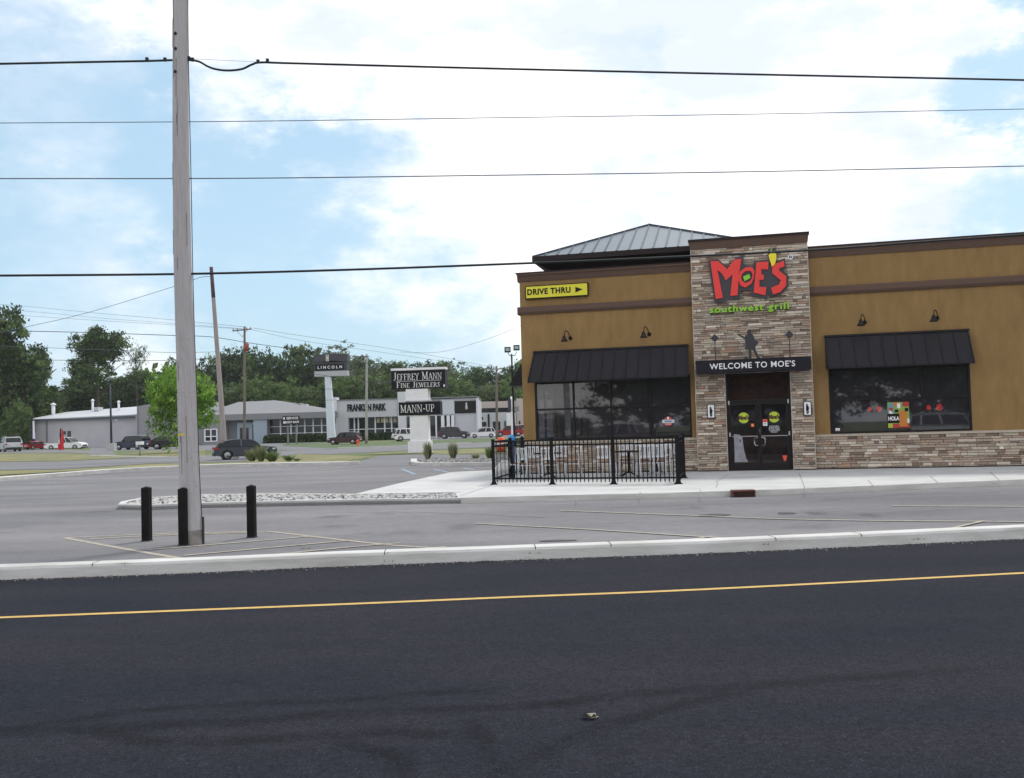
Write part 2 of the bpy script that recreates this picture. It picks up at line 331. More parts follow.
def serif_text(name, body, size, material, parent, loc, depth=.02, small=.78, gap=.16):
    # roman capitals drawn as strokes with thin and thick parts and serifs; lower-case input gives small capitals
    T, H, S = .05, .105, .26
    G = {
     'J': (.5, [((.32, 1), (.32, .2), H), ((.32, .22), (.2, -.02), H), ((.2, 0), (.02, .06), T)], [(.32, 1)]),
     'E': (.6, [((.12, 0), (.12, 1), H), ((.05, .97), (.56, .97), T), ((.05, .03), (.58, .03), T), ((.12, .52), (.45, .52), T), ((.56, 1), (.56, .8), T), ((.58, 0), (.58, .22), T)], []),
     'F': (.58, [((.12, 0), (.12, 1), H), ((.05, .97), (.54, .97), T), ((.12, .5), (.42, .5), T), ((.54, 1), (.54, .78), T)], [(.12, 0)]),
     'R': (.7, [((.12, 0), (.12, 1), H), ((.05, .97), (.4, .97), T), ((.4, .97), (.52, .75), H), ((.52, .75), (.4, .52), H), ((.12, .5), (.4, .5), T), ((.36, .5), (.64, 0), H)], [(.12, 0), (.64, 0)]),
     'Y': (.68, [((.06, 1), (.34, .46), H), ((.62, 1), (.34, .46), T), ((.34, .5), (.34, 0), H)], [(.34, 0), (.08, 1), (.6, 1)]),
     'M': (.92, [((.12, 0), (.12, 1), T), ((.12, 1), (.45, .08), H), ((.45, .08), (.78, 1), T), ((.78, 0), (.78, 1), H)], [(.12, 0), (.78, 0), (.08, 1), (.8, 1)]),
     'A': (.74, [((.06, 0), (.36, 1), T), ((.36, 1), (.68, 0), H), ((.18, .34), (.54, .34), T)], [(.06, 0), (.68, 0)]),
     'N': (.8, [((.12, 0), (.12, 1), T), ((.12, 1), (.66, .02), H), ((.66, 0), (.66, 1), T)], [(.12, 0), (.1, 1), (.66, 1)]),
     'I': (.34, [((.17, 0), (.17, 1), H)], [(.17, 0), (.17, 1)]),
     'W': (.98, [((.06, 1), (.28, 0), H), ((.28, 0), (.5, .95), T), ((.5, .95), (.7, 0), H), ((.7, 0), (.92, 1), T)], [(.06, 1), (.5, 1), (.92, 1)]),
     'L': (.56, [((.12, 0), (.12, 1), H), ((.05, .03), (.54, .03), T), ((.54, 0), (.54, .24), T)], [(.12, 1)]),
     'S': (.52, [((.44, .84), (.28, .97), T), ((.28, .97), (.1, .8), H), ((.1, .78), (.42, .3), H), ((.42, .3), (.26, .03), H), ((.26, .03), (.06, .16), T), ((.45, .95), (.45, .76), T), ((.06, .05), (.06, .26), T)], []),
     'U': (.74, [((.12, 1), (.12, .25), H), ((.12, .27), (.34, .03), H), ((.34, .03), (.58, .25), T), ((.58, .25), (.58, 1), T)], [(.12, 1), (.58, 1)]),
     'P': (.62, [((.12, 0), (.12, 1), H), ((.05, .97), (.4, .97), T), ((.4, .97), (.52, .74), H), ((.52, .74), (.4, .5), H), ((.12, .48), (.4, .48), T)], [(.12, 0)]),
     '-': (.4, [((.06, .42), (.34, .42), .1)], []), ' ': (.35, [], [])}
    b = MB(); x = 0; k = 0
    for ch in body:
        sc = size*(small if ch.islower() else 1); w, st, se = G[ch.upper()]
        for (a, c, t) in st:
            k += 1; yo = (k % 7)*.0008
            b.bar((x+a[0]*sc, -yo, a[1]*sc), (x+c[0]*sc, -yo, c[1]*sc), depth, t*sc) if abs(a[0]-c[0]) > abs(a[1]-c[1]) else b.bar((x+a[0]*sc, -yo, a[1]*sc), (x+c[0]*sc, -yo, c[1]*sc), t*sc, depth)
        for (sx_, sz) in se:
            k += 1; yo = (k % 7)*.0008
            b.box(x+(sx_-S/2)*sc, x+(sx_+S/2)*sc, -yo-depth/2, -yo+depth/2, sz*sc-(.05*sc if sz else 0), sz*sc+(0 if sz else .05*sc))
        x += (w+gap*.5)*sc
    o = b.build(name, material, parent); 
    for v in o.data.vertices: v.co.x -= x/2
    o.location = loc
    return o, x

def catmull(pts, n=8):
    P = [Vector(p) for p in pts]; P = [2*P[0]-P[1]]+P+[2*P[-1]-P[-2]]; out = []
    for i in range(1, len(P)-2):
        for k in range(n):
            t = k/n; p0, p1, p2, p3 = P[i-1], P[i], P[i+1], P[i+2]
            out.append(.5*((2*p1)+(-p0+p2)*t+(2*p0-5*p1+4*p2-p3)*t*t+(-p0+3*p1-3*p2+p3)*t**3))
    out.append(P[-2]); return out

# summer air: one closed box of thin haze round camera and scene
def haze_box():
    me = bpy.data.meshes.new('haze'); x0, x1, y0, y1, z0, z1 = -420, 420, -150, 420, -1.2, 45
    V = [(x, y, z) for z in (z0, z1) for y in (y0, y1) for x in (x0, x1)]
    me.from_pydata(V, [], [(0, 2, 3, 1), (4, 5, 7, 6), (0, 1, 5, 4), (2, 6, 7, 3), (0, 4, 6, 2), (1, 3, 7, 5)])
    m = bpy.data.materials.new('haze_air'); m.use_nodes = True; t = m.node_tree; t.nodes.remove(t.nodes['Principled BSDF'])
    v = N(t, 'ShaderNodeVolumePrincipled'); v.inputs['Color'].default_value = (.93, .96, 1, 1); v.inputs['Density'].default_value = .00014; v.inputs['Anisotropy'].default_value = .2
    L(t, v.outputs[0], t.nodes['Material Output'].inputs['Volume']); me.materials.append(m)
    o = bpy.data.objects.new('haze', me); COL.objects.link(o); o['kind'] = 'stuff'; o['label'] = 'thin summer haze softening the far tree line'; o['category'] = 'haze'
haze_box()
# ================================================================ GROUND
ROAD_Z = -0.15
kb_front = [at(x, y, ROAD_Z) for x, y in [(0, 580), (175, 573.7), (340, 566.5), (512, 560.2), (700, 553.5), (860, 546.5), (1024, 538.8)]]
kb_back = [at(x, y, 0) for x, y in [(0, 567), (191, 560.6), (350, 553.5), (512, 547.2), (700, 539.5), (860, 533.3), (1024, 525.8)]]
def extend(pts, a, b):
    p = [Vector(q) for q in pts]; d0 = (p[0]-p[1]).normalized(); d1 = (p[-1]-p[-2]).normalized()
    return [p[0]+d0*a]+p+[p[-1]+d1*b]
# smooth both lines and keep the kerb about 0.3 m wide
front = extend(catmull(kb_front, 4), 150, 150)
def offset_line(pts, d):
    out = []
    for i, p in enumerate(pts):
        t = (pts[min(i+1, len(pts)-1)]-pts[max(i-1, 0)]).normalized(); out.append(Vector((p.x-t.y*d, p.y+t.x*d, p.z)))
    return out
back = offset_line(front, .33)
# ground: one sheet with the step down to the road under the kerb
g = MB()
midl = offset_line(front, .15)
n_ = len(midl)
for i in range(n_-1):
    a, b2 = midl[i], midl[i+1]
    g.face([(a.x, a.y, -.012), (b2.x, b2.y, -.012), (b2.x*1.0+ (b2.x)*18, 1900, -.012), (a.x+(a.x)*18, 1900, -.012)])
    g.face([(a.x, a.y, -.165), (b2.x, b2.y, -.165), (b2.x, b2.y, -.012), (a.x, a.y, -.012)])
    g.face([(a.x+a.x*3, -260, -.165), (b2.x+b2.x*3, -260, -.165), (b2.x, b2.y, -.165), (a.x, a.y, -.165)])
structure(g.build('ground', M_grass, fix=False))
# road
r = MB()
ff = offset_line(front, .02)
for i in range(n_-1):
    a, b2 = ff[i], ff[i+1]
    da = offset_line(front, -17)
    r.face([(a.x, a.y, ROAD_Z), (b2.x, b2.y, ROAD_Z), (da[i+1].x, da[i+1].y, ROAD_Z), (da[i].x, da[i].y, ROAD_Z)])
structure(r.build('road', M_new_asphalt, fix=False))
def ribbon(pts, w, z, name, material, kind='structure', n=4):
    P = catmull([Vector((p[0], p[1], z)) for p in pts], n) if len(pts) > 2 else [Vector((p[0], p[1], z)) for p in pts]
    a = offset_line(P, w/2); b2 = offset_line(P, -w/2); m_ = MB()
    for i in range(len(P)-1): m_.face([b2[i], b2[i+1], a[i+1], a[i]])
    o = m_.build(name, material, fix=False); o['kind'] = kind
    return o
yl = extend(catmull([at(x, y, ROAD_Z) for x, y in [(0, 617.8), (340, 604.6), (512, 597.3), (700, 589.8), (1024, 573.2)]], 4), 120, 120)
ribbon(yl, .10, ROAD_Z+.004, 'road_line', M_yellow_line, n=1)
# kerb between road and lot: sections with joints
kmb = MB()
prof = [(0.0, ROAD_Z-.01), (0.03, -.02), (.05, .012), (.07, .02), (.31, .02), (.33, .004), (.33, -.03)]
lines = [(offset_line(front, d), z) for d, z in prof]
for i in range(n_-1):
    ring0 = [(l[i].x, l[i].y, z) for l, z in lines]; ring1 = [(l[i+1].x, l[i+1].y, z) for l, z in lines]
    kmb.grid([ring0, ring1], smooth=False, close=False, cap=False)
structure(kmb.build('kerb', M_kerb))
jm = MB()
for x, y in [(113, 568), (384, 566), (611, 556), (772+0, 548.5), (860, 545.5), (535, 557.5)]:
    p = at(x, y, ROAD_Z); 
    i = min(range(n_-1), key=lambda k: (front[k]-p).length); t = (front[i+1]-front[i]).normalized(); nn = Vector((-t.y, t.x, 0))
    q = front[i]+t*((p-front[i]).dot(t))
    for (d0, z0), (d1, z1) in zip(prof[1:5], prof[2:6]):
        a = q+nn*(d0-.002); b2 = q+nn*(d1-.002)
        jm.face([(a-t*.006).to_tuple()[:2]+(z0+.004,), (a+t*.006).to_tuple()[:2]+(z0+.004,), (b2+t*.006).to_tuple()[:2]+(z1+.004,), (b2-t*.006).to_tuple()[:2]+(z1+.004,)])
structure(jm.build('kerb_joints', M_mortar, fix=False))
# parking lot
def rubber():
    m = bpy.data.materials.new('rubber_scuff'); m.use_nodes = True; t = m.node_tree; b = t.nodes['Principled BSDF']; b.inputs['Base Color'].default_value = (.004, .004, .005, 1); b.inputs['Roughness'].default_value = .85; b.inputs['Specular IOR Level'].default_value = .2
    c = N(t, 'ShaderNodeTexCoord'); n = N(t, 'ShaderNodeTexNoise'); n.inputs['Scale'].default_value = 2.2; n.inputs['Detail'].default_value = 8; n.inputs['Roughness'].default_value = .8; L(t, c.outputs['Object'], n.inputs['Vector'])
    mr = N(t, 'ShaderNodeMapRange'); mr.inputs['From Min'].default_value = .3; mr.inputs['From Max'].default_value = .7; mr.inputs['To Max'].default_value = .48; L(t, n.outputs[0], mr.inputs['Value'])
    at_ = N(t, 'ShaderNodeVertexColor', layer_name='tint'); sp = N(t, 'ShaderNodeSeparateColor'); L(t, at_.outputs[0], sp.inputs[0]); f = math_n(t, 'MULTIPLY', mr.outputs[0], sp.outputs[0])
    tr = N(t, 'ShaderNodeBsdfTransparent'); mx = N(t, 'ShaderNodeMixShader'); L(t, f, mx.inputs[0]); L(t, tr.outputs[0], mx.inputs[1]); L(t, b.outputs[0], mx.inputs[2]); L(t, mx.outputs[0], t.nodes['Material Output'].inputs[0]); return m
def soft_blob(c, a, b2, z, k=1.0, name='stain'):
    V = [(c.x, c.y, z)]; A = [k]; Fc = []; rr = random.Random(int(c.x*100+c.y*37))
    wob = [rr.uniform(.75, 1.2) for _ in range(20)]
    for ri, al in ((.45, .8*k), (.75, .4*k), (1.1, 0)):
        for t in range(20): V.append((c.x+a*ri*wob[t]*cos(t*pi/10), c.y+b2*ri*wob[t]*sin(t*pi/10), z)); A.append(al)
    for t in range(20):
        u_ = (t+1) % 20; Fc.append((0, 1+t, 1+u_))
        for r_ in (0, 20): Fc.append((1+r_+t, 21+r_+t, 21+r_+u_, 1+r_+u_))
    me = bpy.data.meshes.new(name); me.from_pydata(V, [], Fc); ca = me.color_attributes.new('tint', 'FLOAT_COLOR', 'POINT')
    for i, q in enumerate(A): ca.data[i].color = (q, q, q, 1)
    me.materials.append(M_rub); me.update(); o = bpy.data.objects.new(name, me); COL.objects.link(o); o['kind'] = 'structure'
def gpoly(name, pts, z, material, thick=0, kind='structure'):
    m_ = MB(); P = [(p[0], p[1], z) for p in pts]
    if thick: m_.slab(P, z-thick, z)
    else: m_.face(P)
    o = m_.build(name, material, fix=bool(thick)); o['kind'] = kind
    return o
def px(l, z=0): return [at(x, y, z) for x, y in l]
far_edge = px([(-120, 492), (0, 481), (60, 476), (120, 471), (180, 468), (250, 465.5), (340, 463.5), (410, 463), (500, 463)])
lot = [Vector((p.x, p.y, 0)) for p in back]
loop = lot + [Vector((lot[-1].x, 60, 0)), Vector((8, 60, 0))] + list(reversed(far_edge)) + [Vector((lot[0].x, 30, 0))]
gpoly('parking_lot', loop, 0.0, M_old_asphalt)
# entry drive and streets beyond
gpoly('entry_drive', px([(353, 464), (420, 463.5), (560, 463), (560, 452), (480, 454.7), (414, 454.5), (376, 456)]), .002, M_street)
street = [(-200, 487), (0, 470), (60, 469.5), (150, 463.5), (240, 461.5), (300, 454), (330, 454.3), (400, 450.8), (470, 448), (700, 440), (700, 434), (470, 441.5), (400, 446), (330, 449.4), (300, 449.6), (240, 454), (150, 457.5), (60, 461.5), (0, 462), (-200, 470)]
gpoly('street', px(street), .004, M_street)
gpoly('street_apron', px([(-150, 457), (0, 453.2), (70, 452.8), (118, 455.5), (112, 451), (60, 449.6), (-150, 452)]), .006, M_old_asphalt)
gpoly('dealer_lot', px([(90, 451), (140, 451), (215, 450.5), (300, 450), (338, 449), (338, 443.5), (300, 442.2), (215, 443), (90, 445)]), .002, M_street)
gpoly('far_lot', px([(410, 441.5), (530, 438.5), (640, 436), (640, 432.5), (410, 437.5)]), .002, M_street)
def stuff_patch(name, pts, z, material): return gpoly(name, pts, z, material, kind='stuff')
stuff_patch('dry_grass_strip', px([(-200, 486), (0, 480.2), (60, 475.2), (120, 470.4), (180, 467.4), (250, 464.8), (340, 462.8), (352, 460), (378, 457.2), (330, 454.8), (300, 454.2), (240, 462), (150, 464), (60, 470), (0, 470.6), (-200, 487.5)][:]), .006, M_drygrass)
stuff_patch('grass_verge', px([(-150, 469), (0, 461.6), (60, 461), (150, 457), (205, 455), (205, 449.8), (150, 450.9), (118, 455), (60, 453.6), (0, 453.6), (-150, 458)]), .008, M_drygrass)
stuff_patch('grass_island', px([(375, 454.8), (414, 454.0), (480, 454.0), (560, 451.5), (560, 449.5), (470, 449), (400, 451.5), (372, 453.5)]), .008, M_drygrass)
stuff_patch('green_verge', px([(283, 446), (338, 448.6), (410, 446), (530, 440.3), (640, 437), (640, 435.5), (530, 437.2), (470, 438.5), (396, 442), (338, 443.8), (300, 443), (283, 444)]), .010, M_green)
# ribbons of kerb beyond the lot
def kerb_run(name, pts, w=.3, h=.13, z=0, material=M_kerb):
    P = catmull([Vector((p[0], p[1], 0)) for p in pts], 4); a = offset_line(P, w/2); b2 = offset_line(P, -w/2); m_ = MB()
    m_.grid([[(b2[i].x, b2[i].y, z-.01), (b2[i].x, b2[i].y, z+h), (a[i].x, a[i].y, z+h), (a[i].x, a[i].y, z-.01)] for i in range(len(P))], smooth=False)
    return structure(m_.build(name, material))
kerb_run('kerb', px([(-120, 492), (0, 481), (60, 476.3), (120, 471.8), (180, 468.8), (250, 466.3), (340, 465), (353, 464.3)]), .8, .16, material=M_kerb)
kerb_run('kerb', px([(90, 456), (150, 457.8), (205, 457)]), .3, .1)
kerb_run('kerb', px([(338, 449), (372, 447.8), (410, 446.2), (470, 443.4)]), .4, .12, material=M_concrete)
# island by the entry drive with gravel
kerb_run('kerb', px([(414, 461.5), (416, 465.2), (440, 466), (495, 465.6), (560, 465)]), .3, .15)
gbed = px([(414.5, 461.5), (417, 464.6), (440, 465.0), (560, 464.2), (560, 460), (440, 460.2)]); gpoly('gravel_bed', gbed, .10, mat('pebble_bed', (.30, .29, .28), .95), .10)

# concrete walk in front of the restaurant
WZ = .13
kfront = px([(461, 503.6), (580, 500.6), (700, 497.6), (860, 491.8), (1024, 484.9)])
kfront = [kfront[0]]+extend(kfront, 0.001, 25)[2:]
walk = kfront + [Vector((40, 24, 0)), Vector((40, 34, 0)), Vector((3, 46, 0)), Vector((-.6, 44, 0))] + px([(493, 470), (452, 472), (400, 483), (354, 494)], WZ) + [at(461, 497.3, 0)]
gpoly('pavement', walk, WZ, M_concrete, .14)
# walk kerb cap, a touch greyer, with the joint lines
kc = MB(); P = catmull(kfront, 4); a_ = offset_line(P, -.006); b_ = offset_line(P, .16)
for i in range(len(P)-1):
    kc.face([(a_[i].x, a_[i].y, -.01), (a_[i+1].x, a_[i+1].y, -.01), (a_[i+1].x, a_[i+1].y, WZ-.01), (a_[i].x, a_[i].y, WZ-.01)])
    kc.face([(a_[i].x, a_[i].y, WZ-.01), (a_[i+1].x, a_[i+1].y, WZ-.01), (b_[i+1].x, b_[i+1].y, WZ+.004), (b_[i].x, b_[i].y, WZ+.004)])
structure(kc.build('kerb', M_kerb))
jn = MB()
for (x0, y0, x1, y1) in [(461, 495.5, 493, 485), (577.5, 495.2, 577.5, 500), (728, 475, 715, 482.5), (718, 482, 716, 488), (799, 473, 804, 486), (804, 486, 806, 492), (868, 480, 874, 487), (700, 490, 701, 496), (640, 492, 641, 497), (930, 476, 938, 483), (990, 472, 1000, 481)]:
    a = at(x0, y0, WZ); b2 = at(x1, y1, WZ); t = (b2-a).normalized(); nn = Vector((-t.y, t.x, 0))*.008
    jn.face([(p.x, p.y, WZ+.005) for p in (a-nn, b2-nn, b2+nn, a+nn)])
structure(jn.build('pavement_joints', mat('joint_grey', (.22, .22, .21), .9), fix=False))

# pebble island
isl = [Vector((p.x, p.y, 0)) for p in px([(118, 504.5), (121, 501.5), (140, 497.8), (201, 494.3), (280, 493.2), (354, 493.8)], .12)] + px([(461, 497), (461, 503.4), (350, 504.8), (201, 508), (150, 510), (124, 509.6)])
gpoly('island_base', isl, .075, mat('pebble_bed', (.30, .29, .28), .95), .11)
def closed_kerb(name, pts, w, h):
    P = [Vector((p.x, p.y, 0)) for p in pts]; n = len(P); cen = sum(P, Vector())/n; inn = []
    for i in range(n):
        t = (P[(i+1) % n]-P[i-1]).normalized(); q = Vector((-t.y, t.x, 0)); q = q if (cen-P[i]).dot(q) > 0 else -q; inn.append(P[i]+q*w)
    m_ = MB()
    for i in range(n):
        j = (i+1) % n
        o0, o1, i0, i1 = P[i], P[j], inn[i], inn[j]
        m_.face([(o0.x, o0.y, -.01), (o1.x, o1.y, -.01), (o1.x, o1.y, h), (o0.x, o0.y, h)])
        m_.face([(o0.x, o0.y, h), (o1.x, o1.y, h), (i1.x, i1.y, h), (i0.x, i0.y, h)])
        m_.face([(i0.x, i0.y, h), (i1.x, i1.y, h), (i1.x, i1.y, .07), (i0.x, i0.y, .07)])
    return structure(m_.build(name, M_concrete)), inn
_, inn = closed_kerb('kerb', isl, .17, .12)
def inside(p, poly):
    c = False; j = len(poly)-1
    for i in range(len(poly)):
        if (poly[i].y > p[1]) != (poly[j].y > p[1]) and p[0] < (poly[j].x-poly[i].x)*(p[1]-poly[i].y)/(poly[j].y-poly[i].y)+poly[i].x: c = not c
        j = i
    return c
rnd = random.Random(3)
pb = MB(); xs = [p.x for p in inn]; ys = [p.y for p in inn]; cnt = 0
eb = MB(); ex = [p.x for p in gbed]; ey = [p.y for p in gbed]; c2 = 0
while c2 < 900:
    x, y = rnd.uniform(min(ex), 1.5), rnd.uniform(min(ey), max(ey))
    if not inside((x, y), gbed): continue
    c2 += 1; s = rnd.uniform(.03, .07); v = rnd.choice([.42, .38, .3, .2, .12]); a0 = rnd.uniform(0, 6)
    ring = [(x+s*cos(a0+k*pi/3), y+s*.8*sin(a0+k*pi/3), .10) for k in range(6)]; eb.grid([ring, [(x+(q[0]-x)*.6, y+(q[1]-y)*.6, .10+s*.7) for q in ring]], (v, v*.98, v*.95), True)
tag(eb.build('gravel', M_pebble, fix=False), 'pale stones on the kerbed island by the entry drive', 'gravel', kind='stuff')
while cnt < 8500:
    x, y = rnd.uniform(min(xs), max(xs)), rnd.uniform(min(ys), max(ys))
    if not inside((x, y), inn): continue
    cnt += 1; s = rnd.uniform(.022, .055); h = s*rnd.uniform(.5, .8); a0 = rnd.uniform(0, 6); v = rnd.choice([.6, .55, .5, .42, .3, .14, .08, .5]); c = (v, v*.98, v*.95)
    z = .075+rnd.uniform(0, .02)
    ring = [(x+s*cos(a0+k*pi/3)*rnd.uniform(.75, 1), y+s*.8*sin(a0+k*pi/3), z) for k in range(6)]
    ring2 = [(x+(q[0]-x)*.6, y+(q[1]-y)*.6, z+h) for q in ring]
    pb.grid([ring, ring2], c, True)
tag(pb.build('gravel', M_pebble, fix=False), 'white and grey pebbles filling the long kerbed island', 'gravel', kind='stuff')

# lot markings
def mark(pts, w=.1, material=M_faded, z=.004, name='parking_line'):
    ribbon([at(x, y, 0) for x, y in pts], w, z, name, material)
mark([(65, 538), (125, 549), (190, 560)], .10)
for k, l in enumerate([[(65, 538), (160, 534), (268, 531.5)], [(268, 531.5), (345, 540.5), (400, 546), (470, 550)], [(90, 539.4), (165, 535.5), (262, 532.6)], [(147, 550.3), (230, 543.5), (308, 536.8)], [(184, 556), (270, 548), (348, 541)],
          [(256, 557), (350, 547.5), (400, 543.5)], [(106, 563), (171, 558.2)], [(386, 553), (446, 547.2)], [(475, 524), (590, 530), (720, 538.5)], [(680, 542), (712, 536.8)], [(560, 511), (680, 515.6), (814, 520.3), (1040, 522.6)], [(952, 529), (984, 521.6)], [(892, 506.5), (1024, 507.2)]]):
    mark(l, .09 if k < 8 else .075, z=.004+.001*(k+1))
for l in [[(31, 483), (57, 482.6)], [(87, 476.6), (122, 475.2)], [(314, 472), (350, 470)], [(405, 477.5), (432, 476.5)]]: mark(l, .1, M_fadedw)
mark([(319, 470), (340, 467.8)], .1, M_faded, .006)
for l in [[(402, 469), (408, 471.5), (415, 474)], [(434, 469.5), (442, 471), (449, 472.5)], [(463, 468), (474, 470)]]: mark(l, .12, M_bluep)
M_stain = mat('tar_stain', (.06, .058, .06), .9, var=.3, vscale=8)
for (x, y, a, b2) in [(713, 526-10.5, .28, .25), (786, 513.5, .18, .2), (556, 541, .3, .1)]:
    c = at(x, y, 0); rr = [Vector((c.x+a*cos(t*pi/6)*rnd.uniform(.7, 1.2), c.y+b2*sin(t*pi/6)*rnd.uniform(.7, 1.2), 0)) for t in range(12)]
    gpoly('stain', rr, .007, M_stain)
# long cracks in the lot
for l in [[(20, 500), (90, 497), (160, 499)], [(300, 515), (380, 512), (470, 514), (560, 519)], [(600, 508), (700, 505), (800, 503)], [(820, 500), (900, 495), (1020, 492)]]:
    pts = []
    for i in range(len(l)-1):
        for k in range(6): pts.append((l[i][0]+(l[i+1][0]-l[i][0])*k/6, l[i][1]+(l[i+1][1]-l[i][1])*k/6+rnd.uniform(-.5, .5)))
    ribbon([at(x, y, 0) for x, y in pts], .025, .003, 'lot_crack', mat('crack', (.12, .115, .115), .9))
# tyre marks on the new road (old scuffs, semi-transparent rubber)
def soft_ribbon(pts, w, z, name, material):
    P = catmull([Vector((p[0], p[1], z)) for p in pts], 8); n = len(P); K = [-1, -.6, -.2, .2, .6, 1]; V = []; A = []; Fc = []
    rows = [offset_line(P, w*1.15*k) for k in K]
    for i in range(n):
        e = min(1, i/5, (n-1-i)/5)
        for k, r_ in zip(K, rows): V.append(tuple(r_[i])); A.append(max(0, 1-abs(k))**.8*e)
    for i in range(n-1):
        for j in range(5): Fc.append((i*6+j, (i+1)*6+j, (i+1)*6+j+1, i*6+j+1))
    me = bpy.data.meshes.new(name); me.from_pydata(V, [], Fc); ca = me.color_attributes.new('tint', 'FLOAT_COLOR', 'POINT')
    for i, a in enumerate(A): ca.data[i].color = (a, a, a, 1)
    me.materials.append(material); me.update()
    o = bpy.data.objects.new(name, me); COL.objects.link(o); o['kind'] = 'structure'
M_rub = rubber()
for k, (l, w) in enumerate([([(-60, 735), (40, 725), (140, 711), (230, 705), (330, 701), (420, 694), (520, 688)], .10), ([(-60, 738), (60, 730), (200, 724), (300, 716), (400, 711), (520, 706), (620, 700)], .13), ([(60, 724), (110, 735), (150, 742), (240, 741), (330, 735), (400, 733), (480, 739)], .12),
      ([(330, 738), (360, 748), (395, 757), (410, 790), (415, 840)], .10), ([(470, 716), (482, 740), (490, 770), (500, 840)], .10), ([(520, 706), (640, 694), (800, 682), (1040, 664)], .12), ([(500, 776), (560, 745), (620, 722), (700, 700), (760, 690)], .12)]):
    soft_ribbon([at(x, y, ROAD_Z) for x, y in l], w*.85, ROAD_Z+.003+.0011*k, 'tyre_mark', M_rub)

# ================================================================ RESTAURANT (x along the facade, -y towards the road, z up from the walk)
BO = Vector((7.48, 28.91, WZ)); BR = radians(-13.4)
B = thing('restaurant', 'ochre stucco restaurant with a ledgestone entrance tower and dark metal awnings', 'building', BO, BR)
def W(x, y, z): return Matrix.Translation(BO) @ Matrix.Rotation(BR, 4, 'Z') @ Vector((x, y, z))
FY = .25        # stucco face; the tower face stands at y = 0
UL, UR, BD = -7.4, 16.0, 14.0
# outer walls in ochre stucco (openings left free)
w = MB(); T = .28
def wall_x(mb, x0, x1, y0, y1, z0, z1, holes):     # wall along x with rectangular openings (x0,x1,z0,z1)
    xs = sorted({x0, x1, *[h[0] for h in holes], *[h[1] for h in holes]})
    for a, b2 in zip(xs, xs[1:]):
        hs = [h for h in holes if h[0] <= a+1e-6 and h[1] >= b2-1e-6]
        if not hs: mb.box(a, b2, y0, y1, z0, z1)
        else:
            h = hs[0]; mb.box(a, b2, y0, y1, z0, h[2]); mb.box(a, b2, y0, y1, h[3], z1)
WL = (-7.0, -2.02, 1.05, 3.02); WR = (2.08, 6.03, 1.05, 3.10)
wall_x(w, UL, -1.70, FY, FY+T, 0, 6.35, [WL])
wall_x(w, 1.45, UR, FY, FY+T, 0, 6.55, [WR])
def wall_y(mb, y0, y1, x0, x1, z0, z1, holes):
    ysx = sorted({y0, y1, *[h[0] for h in holes], *[h[1] for h in holes]})
    for a, b2 in zip(ysx, ysx[1:]):
        hs = [h for h in holes if h[0] <= a+1e-6 and h[1] >= b2-1e-6]
        if not hs: mb.box(x0, x1, a, b2, z0, z1)
        else:
            h = hs[0]; mb.box(x0, x1, a, b2, z0, h[2]); mb.box(x0, x1, a, b2, h[3], z1)
SW = [(1.4, 5.2, 1.05, 3.0), (6.2, 11.2, 1.05, 3.0)]
wall_y(w, FY+T, BD, UL, UL+T, 0, 6.35, SW)
w.box(UL+T, UR, BD-T, BD, 0, 6.35); w.box(UR-T, UR, FY+T, BD-T, 0, 6.55)
w.build('wall', M_ochre, B)
rf = MB(); rf.box(UL+T, UR-T, FY+T, BD-T, 5.8, 5.95); rf.build('roof', mat('roof_membrane', (.35, .35, .35), .9), B)
# interior shell
it = MB(); it.box(UL+T, UR-T, FY+T+.001, BD-T, .001, .03); it.build('floor', M_floorin, B)
it = MB(); it.box(UL+T, UR-T, FY+T+.001, BD-T, 3.35, 3.45); it.build('ceiling', M_ceil, B)
it = MB(); it.box(-1.2, UR-T-.1, 5.2, 5.35, .03, 3.35); it.box(UL+T, -1.2, 11.6, 11.75, .03, 3.35); it.box(1.2, 1.3, FY+T+.1, 5.2, .03, 3.35)
it.build('inner_wall', M_interior, B)
it = MB(); it.box(-1.0, 1.15, 1.3, 1.4, 2.2, 3.34); it.build('bulkhead', mat('warm_panelling', (.22, .11, .06), .7, var=.4, vscale=3), B); it = MB(); it.box(-1.0, 1.15, 2.6, 2.7, .03, 1.1); it.build('serving_counter', mat('warm_panelling', (.50, .22, .09), .7, var=.3, vscale=3), B)
# cornice and mid band
c = MB()
for (x0, x1, z0, z1) in [(UL-.06, -1.80, 6.24, 6.50), (1.60, UR+.06, 6.42, 6.71)]:
    c.grid([[(x0, FY+.35, z0), (x0, FY-.03, z0), (x0, FY-.10, z1-.06), (x0, FY-.14, z1-.06), (x0, FY-.14, z1), (x0, FY+.35, z1)], [(x1, FY+.35, z0), (x1, FY-.03, z0), (x1, FY-.10, z1-.06), (x1, FY-.14, z1-.06), (x1, FY-.14, z1), (x1, FY+.35, z1)]], smooth=False)
c.box(UL-.06, UL+.35, FY+.35, BD, 6.24, 6.50)
c.build('cornice', M_brown, B)
c = MB(); c.box(UL-.1, UL+.4, FY-.16, FY+.5, 6.50, 6.53); c.box(UL+.4, -1.80, FY-.16, FY+.37, 6.501, 6.53); c.box(1.60, UR+.06, FY-.16, FY+.37, 6.71, 6.745); c.build('coping', M_brown2, B)
c = MB()
for (x0, x1, z0, z1) in [(UL-.05, -1.84, 5.17, 5.42), (1.60, UR, 5.26, 5.52)]:
    c.grid([[(x0, FY+.1, z0), (x0, FY-.05, z0), (x0, FY-.10, z0+.08), (x0, FY-.10, z1-.04), (x0, FY-.04, z1), (x0, FY+.1, z1)], [(x1, FY+.1, z0), (x1, FY-.05, z0), (x1, FY-.10, z0+.08), (x1, FY-.10, z1-.04), (x1, FY-.04, z1), (x1, FY+.1, z1)]], smooth=False)
